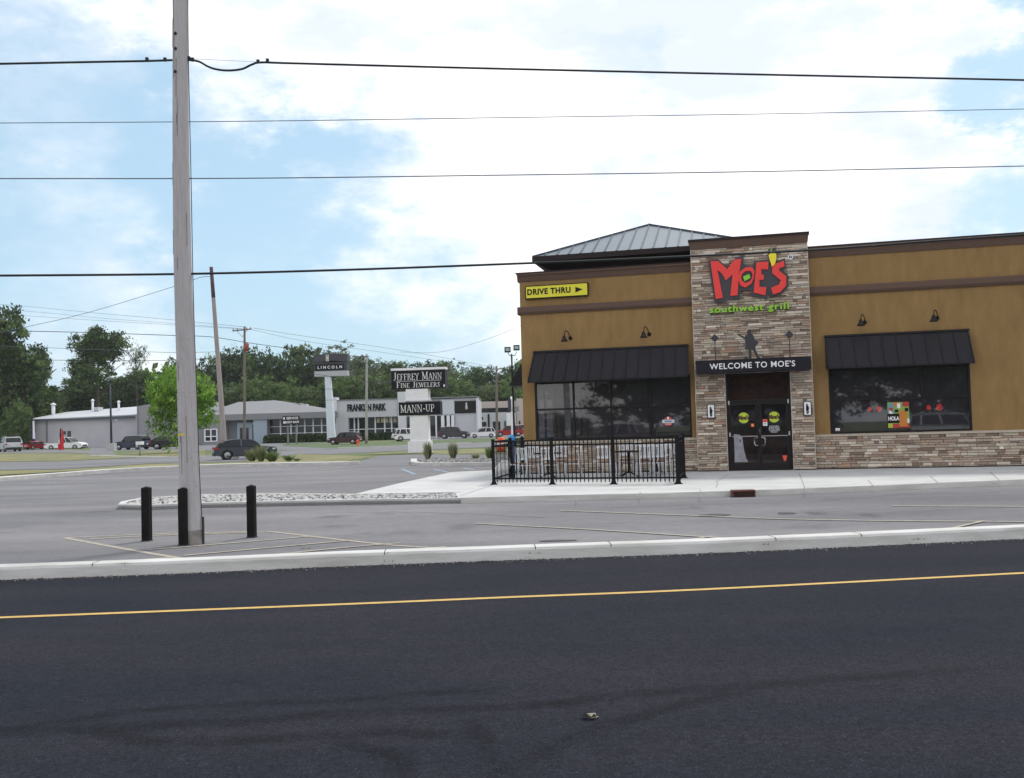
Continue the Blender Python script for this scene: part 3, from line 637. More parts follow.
c.box(UL-.09, UL+.1, FY-.04, BD, 5.172, 5.418)
c.build('trim_band', M_brown, B)
# ledgestone
PAL = [(.44, .36, .28), (.50, .42, .335), (.56, .485, .405), (.36, .285, .225), (.29, .22, .18), (.41, .31, .24), (.47, .385, .295), (.39, .32, .26), (.33, .265, .215), (.60, .53, .45), (.46, .355, .27), (.38, .28, .22), (.51, .44, .365), (.44, .36, .285), (.38, .25, .175), (.62, .56, .46), (.24, .175, .14)]
srnd = random.Random(11)
def stones(mb, x0, x1, z0, z1, y, holes=(), depth=.05):
    z = z0
    while z < z1-.01:
        h = srnd.choice([.055, .065, .08, .09]); h = min(h, z1-z) if z1-z > h+.03 else z1-z
        x = x0-srnd.uniform(0, .2)
        while x < x1:
            l = srnd.choice([.12, .18, .24, .3, .38, .48])*srnd.uniform(.85, 1.15); a = max(x, x0); e = min(x+l, x1)
            if x1-e < .08: e = x1
            segs = [(a, e)]
            for hx0, hx1, hz0, hz1 in holes:
                if z+h > hz0+.01 and z < hz1-.01:
                    ns = []
                    for s0, s1 in segs:
                        if s1 <= hx0 or s0 >= hx1: ns.append((s0, s1))
                        else:
                            if s0 < hx0: ns.append((s0, hx0))
                            if s1 > hx1: ns.append((hx1, s1))
                    segs = ns
            for s0, s1 in segs:
                if s1-s0 < .02: continue
                cc = srnd.choice(PAL); k = srnd.uniform(.70, 1.24); pr = srnd.uniform(0, .04)
                mb.box(s0+.004, s1-.004, y-pr, y+depth, z+.005, z+h-.005, tuple(v*k for v in cc), inset=.005)
            x = e if e == x1 else x+l
        z += h
TW0, TW1, TZ = -1.86, 1.60, 6.86
tb = MB(); wall_x(tb, TW0+.01, TW1-.01, .05, 1.6, 0, TZ, [(-.95, .95, 0, 2.98)]); tb.build('tower_core', M_mortar, B)
st = MB()
stones(st, TW0, TW1, 0.0, TZ, .0, [(-.95, .95, 0, 2.98)])
stones(st, TW1, UR, 0, .98, FY-.10, depth=.11)
stones(st, UL-.04, TW0, 0, .98, FY-.10, depth=.11)
# tower cheeks and the low wall's left return: stones laid along y
def side_stones(x, y0, y1, z0, z1, sgn):
    tmp = MB(); stones(tmp, y0, y1, z0, z1, 0.0)
    for f, col_, in zip(tmp.f, tmp.c):
        st.face([(x+sgn*(-tmp.v[i][1]), tmp.v[i][0], tmp.v[i][2]) for i in f], col_)
side_stones(TW1-.012, .05, 1.55, 0, TZ, 1); side_stones(TW0+.012, .05, 1.55, 0, TZ, -1); side_stones(UL-.02, FY-.06, BD, 0, .98, -1)
st.build('stone_veneer', M_stone, B)
bkm = MB(); bkm.box(TW1+.01, UR, FY-.05, FY+.01, 0, .97); bkm.box(UL-.01, TW0-.01, FY-.05, FY+.01, 0, .97); bkm.build('stone_backing', M_mortar, B)
l = MB(); l.grid([[(x, FY+.02, .98), (x, FY-.16, .98), (x, FY-.16, 1.02), (x, FY+.02, 1.05)] for x in (TW1+.02, UR)], smooth=False); l.grid([[(x, FY+.02, .98), (x, FY-.16, .98), (x, FY-.16, 1.02), (x, FY+.02, 1.05)] for x in (UL-.09, TW0-.02)], smooth=False); l.build('ledge', M_ledge, B)
# metal corner beads of the tower and base flashing
e = MB()
for x in (TW0-.012, TW1-.008): e.box(x, x+.02, -.035, .0, .02, TZ)
for x in (-.975, .955): e.box(x, x+.02, -.034, .0, .02, 2.98)
e.build('corner_bead', mat('bead', (.45, .42, .36), .5), B)
e = MB(); e.box(TW0-.01, -.98, -.045, -.03, 0, .03); e.box(.98, TW1+.01, -.045, -.03, 0, .03); e.box(TW1+.01, UR, FY-.15, FY-.13, 0, .035); e.box(UL-.05, TW0-.01, FY-.15, FY-.13, 0, .035); e.build('base_flashing', M_bronze, B)
# tower cornice
t = MB(); x0, x1 = TW0, TW1
t.grid([[(x0-.02, -.03, TZ), (x1+.02, -.03, TZ), (x1+.02, 1.62, TZ), (x0-.02, 1.62, TZ)], [(x0-.05, -.08, TZ+.24), (x1+.05, -.08, TZ+.24), (x1+.05, 1.70, TZ+.24), (x0-.05, 1.70, TZ+.24)]], smooth=False); t.build('tower_cornice', M_brown, B)
t = MB(); t.box(x0-.07, x1+.07, -.11, 1.74, TZ+.24, TZ+.31); t.build('tower_coping', M_brown2, B)
# hip roof behind the parapet
ex0, ex1, ez, ap = -7.08, .08, 7.17, 8.69
ey0, ey1 = 1.0, 8.16; ac = ((ex0+ex1)/2, (ey0+ey1)/2)
hr = MB(); P4 = [(ex0, ey0, ez), (ex1, ey0, ez), (ex1, ey1, ez), (ex0, ey1, ez)]
for i in range(4): hr.face([P4[i], P4[(i+1) % 4], (ac[0], ac[1], ap)])
hr.face([(p[0], p[1], ez-.005) for p in P4][::-1]); H = hr.build('hip_roof', M_roofmetal, B, fix=False)
sm = MB()
for k in range(1, 18):
    f = k/18; x = ex0+(ex1-ex0)*f; g_ = 1-abs(2*f-1)      # seams climb straight up each slope until they meet a hip
    top = Vector((x, ey0+(ac[1]-ey0)*g_, ez+(ap-ez)*g_)); sm.bar((x, ey0, ez+.012), top+Vector((0, 0, .012)), .045, .05)
    y = ey0+(ey1-ey0)*f; top = Vector((ex0+(ac[0]-ex0)*g_, y, ez+(ap-ez)*g_)); sm.bar((ex0, y, ez+.012), top+Vector((0, 0, .012)), .045, .05)
    top = Vector((ex1-(ex1-ac[0])*g_, y, ez+(ap-ez)*g_)); sm.bar((ex1, y, ez+.012), top+Vector((0, 0, .012)), .045, .05)
for p in P4: sm.bar((p[0], p[1], ez+.02), (ac[0], ac[1], ap+.02), .09, .07)
sm.build('roof_seams', mat('blue_grey_seam', (.045, .06, .08), .5, .1), B)
fa = MB(); fa.box(ex0-.03, ex1+.03, ey0-.03, ey0, ez-.16, ez+.015); fa.box(ex0-.03, ex0, ey0, ey1, ez-.16, ez+.015); fa.box(ex1, ex1+.03, ey0, ey1, ez-.16, ez+.015)
fa.grid([[(ex0, ey0, ez-.16), (ex1, ey0, ez-.16), (ex1, ey1, ez-.16), (ex0, ey1, ez-.16)], [(ex0+.62, ey0+.62, ez-.46), (ex1-.62, ey0+.62, ez-.46), (ex1-.62, ey1-.62, ez-.46), (ex0+.62, ey1-.62, ez-.46)]], smooth=False)
fa.build('eave_fascia', M_brown2, B)
dm = MB(); dm.box(ex0+.62, ex1-.62, ey0+.62, ey1-.62, 5.95, ez-.46); dm.build('roof_drum', M_brown, B)

# windows: frame, panes
def window(name, x0, x1, z0, z1, y, verts, zmid, parent=B, glassm=M_glass, lower_verts=None):
    f = MB(); t_ = .06
    f.box(x0, x0+t_, y-.02, y+.10, z0, z1); f.box(x1-t_, x1, y-.02, y+.10, z0, z1); f.box(x0+t_, x1-t_, y-.018, y+.098, z0, z0+t_); f.box(x0+t_, x1-t_, y-.018, y+.098, z1-t_, z1)
    f.box(x0+t_, x1-t_, y-.012, y+.09, zmid-.03, zmid+.03)
    for v in verts: f.box(v-.03, v+.03, y-.015, y+.092, zmid+.03, z1-t_); 
    for v in (verts if lower_verts is None else lower_verts): f.box(v-.03, v+.03, y-.015, y+.092, z0+t_, zmid-.03)
    o = f.build(name, M_bronze, parent)
    for (a, b2) in ((z0+t_, zmid-.03), (zmid+.03, z1-t_)):
        vv = verts if a > zmid or lower_verts is None else lower_verts
        cuts = [x0+t_]+[q for v in vv for q in (v-.03, v+.03)]+[x1-t_]
        for k in range(0, len(cuts), 2):
            p = MB(); p.face([(cuts[k], y+.03, a), (cuts[k+1], y+.03, a), (cuts[k+1], y+.03, b2), (cuts[k], y+.03, b2)]); p.build('pane', glassm, o, fix=False)
    return o
window('window', *WL, FY+.03, [-5.73, -4.53, -3.29], 2.06)
window('window', *WR, FY+.03, [4.70], 2.06, lower_verts=[])
for (a, b2, c0, c1) in SW:
    f = MB(); f.box(UL+.08, UL+.16, a, a+.06, c0, c1); f.box(UL+.08, UL+.16, b2-.06, b2, c0, c1); f.box(UL+.081, UL+.159, a+.06, b2-.06, c0, c0+.06); f.box(UL+.081, UL+.159, a+.06, b2-.06, c1-.06, c1)
    f.box(UL+.082, UL+.158, a+.06, b2-.06, 2.03, 2.09); md = (a+b2)/2; f.box(UL+.083, UL+.157, md-.03, md+.03, c0+.06, c1-.06)
    o = f.build('side_window', M_bronze, B)
    p = MB(); p.face([(UL+.12, a+.06, c0+.06), (UL+.12, b2-.06, c0+.06), (UL+.12, b2-.06, c1-.06), (UL+.12, a+.06, c1-.06)]); p.build('pane', M_glass, o, fix=False)
# awnings
def awning(x0, x1, zt, zb, out_, y, n, fl=0.0):
    a = MB(); d = .03
    a.grid([[(x, y, zt+.04), (x, y-.06, zt+.04), (x+e_, y-out_, zb), (x+e_, y-out_, zb-.05), (x+e_, y-out_+.04, zb-.05), (x, y-.02, zt-.06), (x, y, zt-.06)] for x, e_ in ((x0, -fl), (x1, fl*.3))], smooth=False)
    for x in (x0+.001, x1-.03): a.grid([[(q, y-.01, zt-.01), (q, y-out_+.03, zb-.03), (q, y-.01, zb-.03)] for q in (x, x+.029)], smooth=False)
    o = a.build('awning', M_darkmetal, B); s_ = MB()
    for k in range(n+1):
        x = x0+.02+(x1-x0-.04)*k/n; s_.bar((x, y-.06, zt+.052), (x-fl*(1-k/n), y-out_-.012, zb+.012), .03, .035)
    s_.build('awning_seams', M_darkmetal, o); h = MB(); h.box(x0-.02, x1+.02, y-.09, y-.001, zt+.041, zt+.10); h.build('head_flashing', M_darkmetal, o)
    return o
awning(-6.98, -2.06, 3.86, 2.96, .66, FY, 13, .10); awning(2.02, 6.03, 3.93, 3.03, .66, FY, 10)
# awning on the side wall
a = MB(); a.grid([[(UL, y, 3.92), (UL-.06, y, 3.92), (UL-.66, y, 2.96), (UL-.66, y, 2.90), (UL, y, 2.90)] for y in (1.2, 5.4)], smooth=False); a.grid([[(UL, y, 3.92), (UL-.06, y, 3.92), (UL-.66, y, 2.96), (UL-.66, y, 2.90), (UL, y, 2.90)] for y in (6.0, 11.4)], smooth=False)
a.build('awning', M_darkmetal, B)

# entrance doors
fr = MB(); y = .10
fr.box(-.95, -.88, y-.05, y+.10, 0, 2.97); fr.box(.88, .95, y-.05, y+.10, 0, 2.97); fr.box(-.88, .88, y-.048, y+.098, 2.90, 2.97); fr.box(-.88, .88, y-.046, y+.096, 2.10, 2.17); fr.box(-.88, .88, y-.05, y+.1, -.002, .02)
DF = fr.build('door_frame', M_bronze, B)
p = MB(); p.face([(-.88, y+.02, 2.17), (.88, y+.02, 2.17), (.88, y+.02, 2.90), (-.88, y+.02, 2.90)]); p.build('transom_pane', M_doorglass, DF, fix=False)
for s in (-1, 1):
    d = MB(); x0, x1 = (-.875, -.006) if s < 0 else (.006, .875)
    d.box(x0, x0+.07, y-.03, y+.03, .03, 2.09); d.box(x1-.07, x1, y-.03, y+.03, .03, 2.09); d.box(x0+.07, x1-.07, y-.029, y+.029, .03, .22); d.box(x0+.07, x1-.07, y-.029, y+.029, 2.0, 2.09)
    D = d.build('door', M_bronze, B)
    p = MB(); p.face([(x0+.07, y, .22), (x1-.07, y, .22), (x1-.07, y, 2.0), (x0+.07, y, 2.0)]); p.build('pane', M_doorglass, D, fix=False)
    h = MB(); hx = .055*s
    h.tube([(hx, y-.03, 1.0), (hx+.0*s, y-.10, 1.0), (hx+.1*s, y-.11, .98), (hx+.11*s, y-.11, .86), (hx+.08*s, y-.10, .76), (hx, y-.06, .76), (hx, y-.03, .76)], .015, 8); h.build('handle', M_chrome, D)
    h = MB(); h.box(x0+.05, x1-.05, y-.055, y-.032, 1.03, 1.06); h.build('push_bar', mat('bar_grey', (.35, .34, .34), .35, .6), D)
    for z in (2.02, 1.05): h = MB(); h.box((x0 if s < 0 else x1)-.02, (x0 if s < 0 else x1)+.02, y-.06, y-.03, z, z+.12); h.build('hinge', M_chrome, D)
lk = MB(); lk.tube([(0.02, y-.04, 1.12), (.0, y-.07, 1.24), (.03, y-.07, 1.28)], .013, 6); lk.build('pull_lock', M_chrome, DF)
# decals on the glass are separate paper or vinyl sheets, one a painted reflection
def decal(name, label, cat, bits, x, z, y_, group=None):
    t_ = thing(name, label, cat, W(x, y_, z), BR, group)
    for k, (nm, poly, mt) in enumerate(bits):
        m_ = MB(); m_.prism(poly, -.003-.0012*k, -.0012*k); m_.build(nm, mt, t_)
    return t_
def circ(r, n=20, cx=0, cz=0): return [(cx+r*cos(2*pi*k/n), cz+r*sin(2*pi*k/n)) for k in range(n)]
M_lime = mat('lime_vinyl', (.50, .62, .04), .5)
def rect(a, b2, c, d): return [(a, c), (b2, c), (b2, d), (a, d)]
for s, lab in ((-1, 'round lime green sticker reading Moe\'s on the left glass door'), (1, 'round lime green sticker reading Moe\'s on the right glass door')):
    t_ = decal('door_sticker', lab, 'sticker', [('disc', circ(.165), M_lime)], .45*s, 1.61, y-.006, 'round stickers on the entrance doors')
    text_obj('lettering', "Moe's", .17, mat('maroon_vinyl', (.07, .01, .015), .5), t_, (0, -.007, 0), .001, .012, sx=.8)
decal('payment_sticker', 'small square orange sticker on the left glass door', 'sticker', [('sheet', rect(-.05, .05, -.05, .05), M_orange), ('mark', rect(-.03, .02, -.03, .03), mat('pale_orange', (.8, .45, .12), .5))], -.19, 1.38, y-.006)
decal('notice_card', 'small red and white notice on the right glass door', 'notice', [('card', rect(-.065, .065, -.1, .1), M_sign_white), ('red_header', rect(-.062, .062, .01, .097), M_red), ('print', rect(-.03, .03, -.05, -.03), M_charcoal)], .18, 1.45, y-.006)
M_reflection = mat('reflection_grey', (.20, .20, .225), .7, col2=(.34, .34, .37), vscale=5)
decal('reflection_decal', 'tall grey cut-out decal painted like a reflection at the bottom of the left glass door', 'decal', [('sheet', [(-.14, -.40), (.26, -.40), (.2, -.28), (.16, -.1), (.13, .12), (.11, .38), (.02, .44), (-.14, .46)], M_reflection), ('light_patch', [(-.01, .1), (.09, .12), (.09, .36), (-.01, .40)], mat('reflection_pale', (.32, .32, .34), .7)), ('dot', rect(.02, .06, .2, .3), M_charcoal)], -.62, .66, y-.04)  # grey tones of this sheet paint a reflection on the door glass
decal('heart_sticker', 'small orange-red pointed sticker low on the right glass door', 'sticker', [('sheet', [(-.07, .06), (-.05, .09), (0, .075), (.05, .09), (.07, .06), (.04, -.04), (.0, -.1), (-.04, -.05)], mat('coral', (.75, .10, .05), .5))], .72, .36, y-.035)
hrs = thing('opening_hours', 'white lettered opening hours on the right glass door', 'lettering', W(.44, y-.006, 1.25), BR)
for k, (tx, s_) in enumerate([('HOURS', .085), ('SUN-THU', .075), ('11AM-9PM', .07), ('FRI-SAT', .06)]):
    text_obj('line_of_text', tx, s_, mat('grey_vinyl', (.42, .42, .44), .6), hrs, (0, 0, .07-.055*k), .001, .003)
# door canopy with the welcome sign
can = MB(); can.box(-1.80, 1.54, -.62, -.002, 2.99, 3.37); can.build('canopy', mat('canopy_black', (.013, .012, .018), .5, spec=.2), B)
split_words(text_obj('welcome_lettering', "WELCOME TO MOE'S", .245, M_sign_white, B, (-.15, -.625, 3.17), .008, .003, 1.10, sx=.98), .075)
# silhouettes standing on the canopy
def silhouette(name, label, polys, x, group=None):
    t_ = MB()
    for k, q in enumerate(polys): t_.prism(q, -.012-.0013*k, .012+.0013*k)
    o = t_.build(name, M_charcoal2, None, W(x, -.52, 3.372), BR); return tag(o, label, 'cut-out figure' if 'player' in label else 'cut-out sign', group)
M_charcoal2 = mat('charcoal_steel', (.03, .03, .035), .6)
silhouette('guitarist_cutout', 'black metal cut-out of a guitar player standing above the welcome canopy', [
    [(-.06, .86), (-.085, .80), (-.07, .74), (-.13, .70), (-.16, .60), (-.13, .42), (-.17, .30), (-.06, .28), (-.05, .0), (.02, .0), (.03, .26), (.08, .24), (.17, .03), (.16, .0), (.30, .0), (.23, .07), (.14, .30), (.17, .40), (.14, .58), (.10, .70), (.05, .76), (.04, .84), (-.01, .90)],
    [(-.36, .735), (-.33, .77), (-.08, .62), (.06, .56), (.16, .56), (.24, .50), (.22, .42), (.12, .40), (.02, .44), (-.06, .52), (-.10, .56)],
    [(-.20, .0), (-.08, .0), (-.09, .06), (-.19, .045)]], -.18)
for x, lab in ((-1.215, 'left diamond-shaped black road sign cut-out on the canopy'), (.955, 'right diamond-shaped black road sign cut-out on the canopy')):
    silhouette('diamond_cutout', lab, [[(-.014, 0), (.014, 0), (.014, .56), (-.014, .56)], [(-.125, .67), (0, .54), (.125, .67), (0, .80)]], x, 'diamond cut-outs on the canopy')
# framed door-side pictures
for x, lab in ((-1.415, 'small white framed picture of a dark figure left of the entrance'), (1.42, 'small white framed picture of a dark figure right of the entrance')):
    t_ = thing('framed_picture', lab, 'wall sign', W(x, -.03, 1.63), BR, 'framed pictures beside the entrance')
    m_ = MB(); m_.box(-.115, .115, -.035, .0, 0, .42); m_.build('frame', M_black, t_)
    m_ = MB(); m_.box(-.095, .095, -.045, -.036, .02, .40); m_.build('picture', M_sign_white, t_)
    m_ = MB()
    for k, q in enumerate([circ(.024, 10, -.01, .325), [(-.04, .30), (.025, .30), (.035, .2), (.02, .14), (-.04, .15)], [(-.035, .15), (-.01, .15), (0, .05), (-.035, .05)], [(.0, .15), (.03, .16), (.055, .24), (.04, .25)], [(.0, .15), (.03, .15), (.035, .09), (.015, .05), (.005, .05)]]): m_.prism(q, -.049-.0008*k, -.045)
    m_.build('figure', M_sign_black, t_)

# big wall sign
sg = thing('wall_sign', "large red hand-cut Moe's lettering with a yellow pepper on the stone tower", 'sign', W(-.1, -.05, 5.85), BR)
def zz(pxx, pyy): # pixel of the enlarged sign drawing -> metres on the sign, relative to its centre
    return ((pxx-488)/10.78*.0304*.985, -(pyy-320)/10.78*.0318-.025*(pxx-480)/10.78*.03+ (pxx-480)*.00012)
def poly(pts): return [zz(*p) for p in pts]
back_outline = [(42, 92), (150, 90), (230, 172), (285, 160), (340, 90), (430, 78), (415, 165), (470, 185), (530, 200), (535, 140), (690, 140), (680, 90), (700, 30), (765, 20), (785, 90), (778, 160), (862, 140), (868, 230), (840, 260), (893, 335), (880, 440), (820, 500), (700, 520), (680, 480), (655, 545), (500, 500), (480, 440), (385, 440), (370, 520), (235, 520), (205, 545), (95, 540), (80, 400)]
b_ = MB(); b_.prism(poly(back_outline), -.06, .0); b_.build('backing', M_charcoal, sg)
Mp = [(68, 110), (150, 112), (245, 205), (328, 112), (402, 110), (372, 250), (345, 485), (268, 487), (300, 265), (225, 322), (190, 250), (140, 205), (188, 500), (110, 508)]
Ep = [(560, 158), (688, 162), (680, 245), (610, 232), (606, 285), (636, 300), (628, 345), (585, 345), (580, 415), (655, 425), (640, 508), (518, 470), (530, 380), (545, 270)]
Sp = [(745, 195), (850, 165), (855, 225), (800, 240), (792, 262), (868, 330), (862, 425), (800, 485), (722, 505), (703, 435), (790, 405), (808, 365), (722, 285), (722, 240)]
for nm, pl_ in (('letter_m', Mp), ('letter_e', Ep), ('letter_s', Sp)):
    m_ = MB(); m_.prism(poly(pl_), -.10, -.061); m_.build(nm, M_red, sg)
Oo = [(385, 235), (445, 202), (515, 205), (535, 250), (525, 320), (500, 375), (430, 412), (380, 385), (362, 330), (365, 280)]
Oi = [(405, 268), (440, 240), (495, 245), (515, 280), (505, 325), (480, 350), (435, 365), (405, 345), (392, 315), (395, 285)]
m_ = MB(); A, I = poly(Oo), poly(Oi)
for k in range(10):
    j = (k+1) % 10; m_.prism([A[k], A[j], I[j], I[k]], -.104, -.061)
m_.build('letter_o', M_red, sg)
m_ = MB(); m_.prism(poly([(412, 295), (478, 275), (490, 315), (425, 345)]), -.095, -.061); m_.build('green_centre', M_green_s, sg)
m_ = MB(); m_.prism(poly([(690, 95), (715, 75), (745, 68), (772, 90), (772, 140), (755, 190), (722, 220), (712, 180), (702, 150)]), -.12, -.061); m_.build('pepper', M_yel, sg)
m_ = MB(); m_.prism(poly([(712, 75), (724, 78), (724, 50), (732, 34), (722, 30), (712, 48)]), -.115, -.061); m_.build('pepper_stem', M_green_s, sg)
text_obj('registered_mark', '®', .2, mat('mark_white', (.8, .85, .9), .6), sg, (1.20, -.03, .57), .01, .006)
split_words(text_obj('green_lettering', 'southwest grill', .275, M_green_s, sg, (-.07, -.045, -.90), .03, .0075, 1.2, sx=1.17), .09)
split_words(text_obj('lettering_backing', 'southwest grill', .275, M_black, sg, (-.058, -.006, -.912), .006, .004, 1.2, sx=1.17), .09)

# drive thru sign
ds = thing('drive_thru_sign', 'yellow drive thru sign with a black arrow on the ochre wall', 'sign', W(-6.16, FY-.01, 5.87), BR)
m_ = MB(); m_.box(-1.03, 1.03, -.10, 0, -.215, .215); m_.build('cabinet', M_black, ds)
m_ = MB(); m_.box(-1.00, 1.00, -.108, -.101, -.185, .185); m_.build('face', mat('sign_yellow_face', (.72, .66, .03), .45), ds)
text_obj('lettering', 'DRIVE THRU', .255, M_sign_black, ds, (-.25, -.113, 0), .003, .009, 1.10, sx=.93)
m_ = MB(); m_.prism([(.62, .09), (.86, 0), (.62, -.09)], -.113, -.109); m_.build('arrow', M_sign_black, ds)

# gooseneck wall lamps
def wall_lamp(x, z, label):
    t_ = thing('wall_lamp', label, 'wall lamp', W(x, FY, z), BR, 'gooseneck lamps above the awnings')
    m_ = MB(); m_.lathe([(.06, 0), (.06, -.03), (.03, -.04)], (.13, 0, -.05), 12, axis='y'); m_.build('wall_plate', M_black, t_)
    m_ = MB(); m_.tube(catmull([(.13, -.03, -.05), (.12, -.12, .03), (.08, -.20, .14), (.03, -.27, .17), (.0, -.30, .10), (-.01, -.31, .0)], 4), .014, 6); m_.build('arm', M_black, t_)
    m_ = MB(); m_.lathe([(.02, .02), (.045, .0), (.055, -.06), (.09, -.13), (.125, -.175)], (-.02, -.31, 0), 16); m_.build('shade', M_bronze, t_)
for x, z, lab in [(-5.9, 4.38, 'gooseneck lamp leftmost on the wall, above the left awning'), (-3.38, 4.38, 'gooseneck lamp above the left awning, nearer the stone tower'), (3.05, 4.42, 'gooseneck lamp above the right awning, nearer the stone tower'), (5.07, 4.44, 'gooseneck lamp rightmost on the wall, above the right awning')]: wall_lamp(x, z, lab)
# window poster and hanging lamps inside
ps = thing('window_poster', 'colourful food poster inside the right window', 'poster', W(4.02, FY+.02, 1.19), BR)
cols = {'o': mat('poster_orange', (.55, .20, .03), .6), 'g': mat('poster_green', (.25, .40, .08), .6), 'r': mat('poster_red', (.45, .04, .03), .6), 'k': M_sign_black, 'w': M_sign_white, 'b': mat('poster_teal', (.15, .32, .33), .6), 'y': mat('poster_lime', (.45, .50, .05), .6)}
for k, (q, cc) in enumerate([(rect(-.30, .30, 0, .76), 'g'), (rect(-.30, .30, 0, .12), 'r'), (rect(-.30, -.17, 0, .13), 'y'), (rect(.02, .24, .04, .50), 'o'), (rect(.12, .30, .62, .76), 'r'), (rect(-.16, .0, .64, .76), 'o'), (rect(-.28, -.12, .42, .74), 'b'), ([(-.26, .60), (-.14, .60), (-.16, .50), (-.24, .50)], 'r'), ([(-.27, .48), (-.22, .52), (-.14, .42), (-.24, .40)], 'w'), (rect(-.03, .06, .58, .72), 'w'), (rect(.18, .28, .48, .58), 'k'), (rect(-.30, .02, .14, .42), 'k'), (rect(.24, .29, .14, .26), 'w'), (rect(-.1, .0, .46, .54), 'k')]):
    m_ = MB(); m_.prism(q, -.004-.0011*k, -.0011*k); m_.build('printed_panel', cols[cc], ps)
text_obj('lettering', 'HOLA', .16, M_sign_white, ps, (-.14, -.022, .27), .001, .006, .9, sx=.75)
for x, s_, lab in [(3.27, .055, 'small red hanging lamp inside the right window, furthest left'), (3.53, .07, 'red hanging lamp just left of the window poster'), (4.92, .06, 'red hanging lamp right of the window poster'), (5.22, .08, 'tallest red hanging lamp, furthest right inside the window')]:
    t_ = thing('hanging_lamp', lab, 'lamp', W(x*1.035, 1.55, 1.77), BR, 'red hanging lamps behind the right window')
    m_ = MB(); m_.lathe([(.02, s_*1.3), (s_, s_*.7), (s_*1.1, -s_*.6), (s_*.6, -s_*1.2)], (0, 0, 0), 12); m_.build('shade', mat('red_glow', (.8, .02, .02), .4, emit=((1, .04, .03), .45)), t_)
    m_ = MB(); m_.tube([(0, 0, s_), (0, 0, 1.57)], .005, 4); m_.build('cord', M_black, t_)
decal('round_sticker', 'round red and white sticker in the lower left window', 'sticker', [('disc', circ(.15), mat('sticker_red', (.5, .05, .06), .5)), ('band', rect(-.19, .19, -.05, .05), mat('sticker_blue', (.55, .7, .75), .5)), ('print', rect(-.11, .11, -.025, .025), mat('sticker_slate', (.18, .28, .36), .5)), ('bar', rect(-.10, .10, -.105, -.065), mat('sticker_pink', (.75, .35, .33), .5)), ('tick', rect(-.03, .03, .06, .14), M_sign_white)], -2.75, 1.57, FY+.05)
decal('corner_sticker', 'tiny red and white sticker in the bottom left corner of the right window', 'sticker', [('sheet', rect(-.05, .07, -.03, .05), M_sign_white), ('mark', rect(-.03, .05, -.02, .0), M_red)], 2.28, 1.17, FY+.05)
decal('ceiling_notice', 'white notice behind the top of the left window', 'notice', [('sheet', rect(-.17, .2, -.05, .04), mat('dim_white', (.5, .5, .5), .6)), ('tab', rect(-.17, -.04, -.10, -.05), mat('dim_white', (.5, .5, .5), .6))], -4.85, 2.87, FY+.35)
# rusty outlet in the walk kerb
p0 = at(739.3, 493, .06); od = thing('kerb_drain', 'rust-red steel drain outlet set into the walk kerb before the doors', 'drain', (p0.x, p0.y-.42, 0), radians(-4))
m_ = MB(); m_.box(-.25, .25, -.02, .25, .12, .15); m_.box(-.25, -.225, -.02, .25, -.0, .12); m_.box(.225, .25, -.02, .25, -.0, .12); m_.build('frame', mat('rust', (.12, .045, .035), .85, var=.3, vscale=12), od)
m_ = MB(); m_.box(-.225, .225, .0, .02, 0, .12); m_.build('opening', mat('recess_shade', (.035, .012, .01), .9), od)  # dark plate paints the shade inside the outlet

# ================================================================ PATIO
FP = [at(494, 484.6, WZ), at(552.9, 484.5, WZ), at(614.4, 484.4, WZ), at(678.3, 484.0, WZ)]
d_ = (FP[3]-FP[0]).normalized(); FP = [FP[0]+d_*((FP[3]-FP[0]).length*k/3) for k in range(4)]
nrm = Vector((.232, .973, 0))
ret = FP[3]+nrm*2.45
lc = W(UL+.1, -.12, 0); lc.z = WZ
fence = thing('patio_fence', 'black metal picket fence round the restaurant patio', 'fence', FP[0])
def fpost(p, h=1.205):
    q = p-FP[0]; m_ = MB(); m_.box(q.x-.045, q.x+.045, q.y-.045, q.y+.045, 0, h); m_.box(q.x-.05, q.x+.05, q.y-.05, q.y+.05, h, h+.015); o = m_.build('post', M_black, fence)
    m_ = MB(); m_.box(q.x-.095, q.x+.095, q.y-.095, q.y+.095, 0, .02); m_.grid([[(q.x-.07, q.y-.07, .02), (q.x+.07, q.y-.07, .02), (q.x+.07, q.y+.07, .02), (q.x-.07, q.y+.07, .02)], [(q.x-.048, q.y-.048, .10), (q.x+.048, q.y-.048, .10), (q.x+.048, q.y+.048, .10), (q.x-.048, q.y+.048, .10)]], smooth=False); m_.build('foot_plate', M_black, o)
def fpanel(a, b2):
    a = a-FP[0]; b2 = b2-FP[0]; L_ = (b2-a).length; dd = (b2-a)/L_; m_ = MB()
    for z in (1.155, 1.03, .16): m_.bar((a.x, a.y, z), (b2.x, b2.y, z), .03, .042)
    n = max(2, round(L_/(.108 if abs(dd.x) > .5 else .17)))
    for k in range(1, n):
        p = a+dd*(L_*k/n); hw_ = .0125 if abs(dd.x) > .5 else .008; m_.box(p.x-hw_, p.x+hw_, p.y-hw_, p.y+hw_, .055, 1.15)
    m_.build('picket_panel', M_black, fence)
for p in FP+[ret]: fpost(p)
mid = FP[0].lerp(lc, .5)
fpost(mid); fpost(lc+Vector((-.08, .0, 0)))
for a, b2 in [(FP[0], FP[1]), (FP[1], FP[2]), (FP[2], FP[3]), (FP[3], ret), (FP[0], mid), (mid, lc)]: fpanel(a, b2)
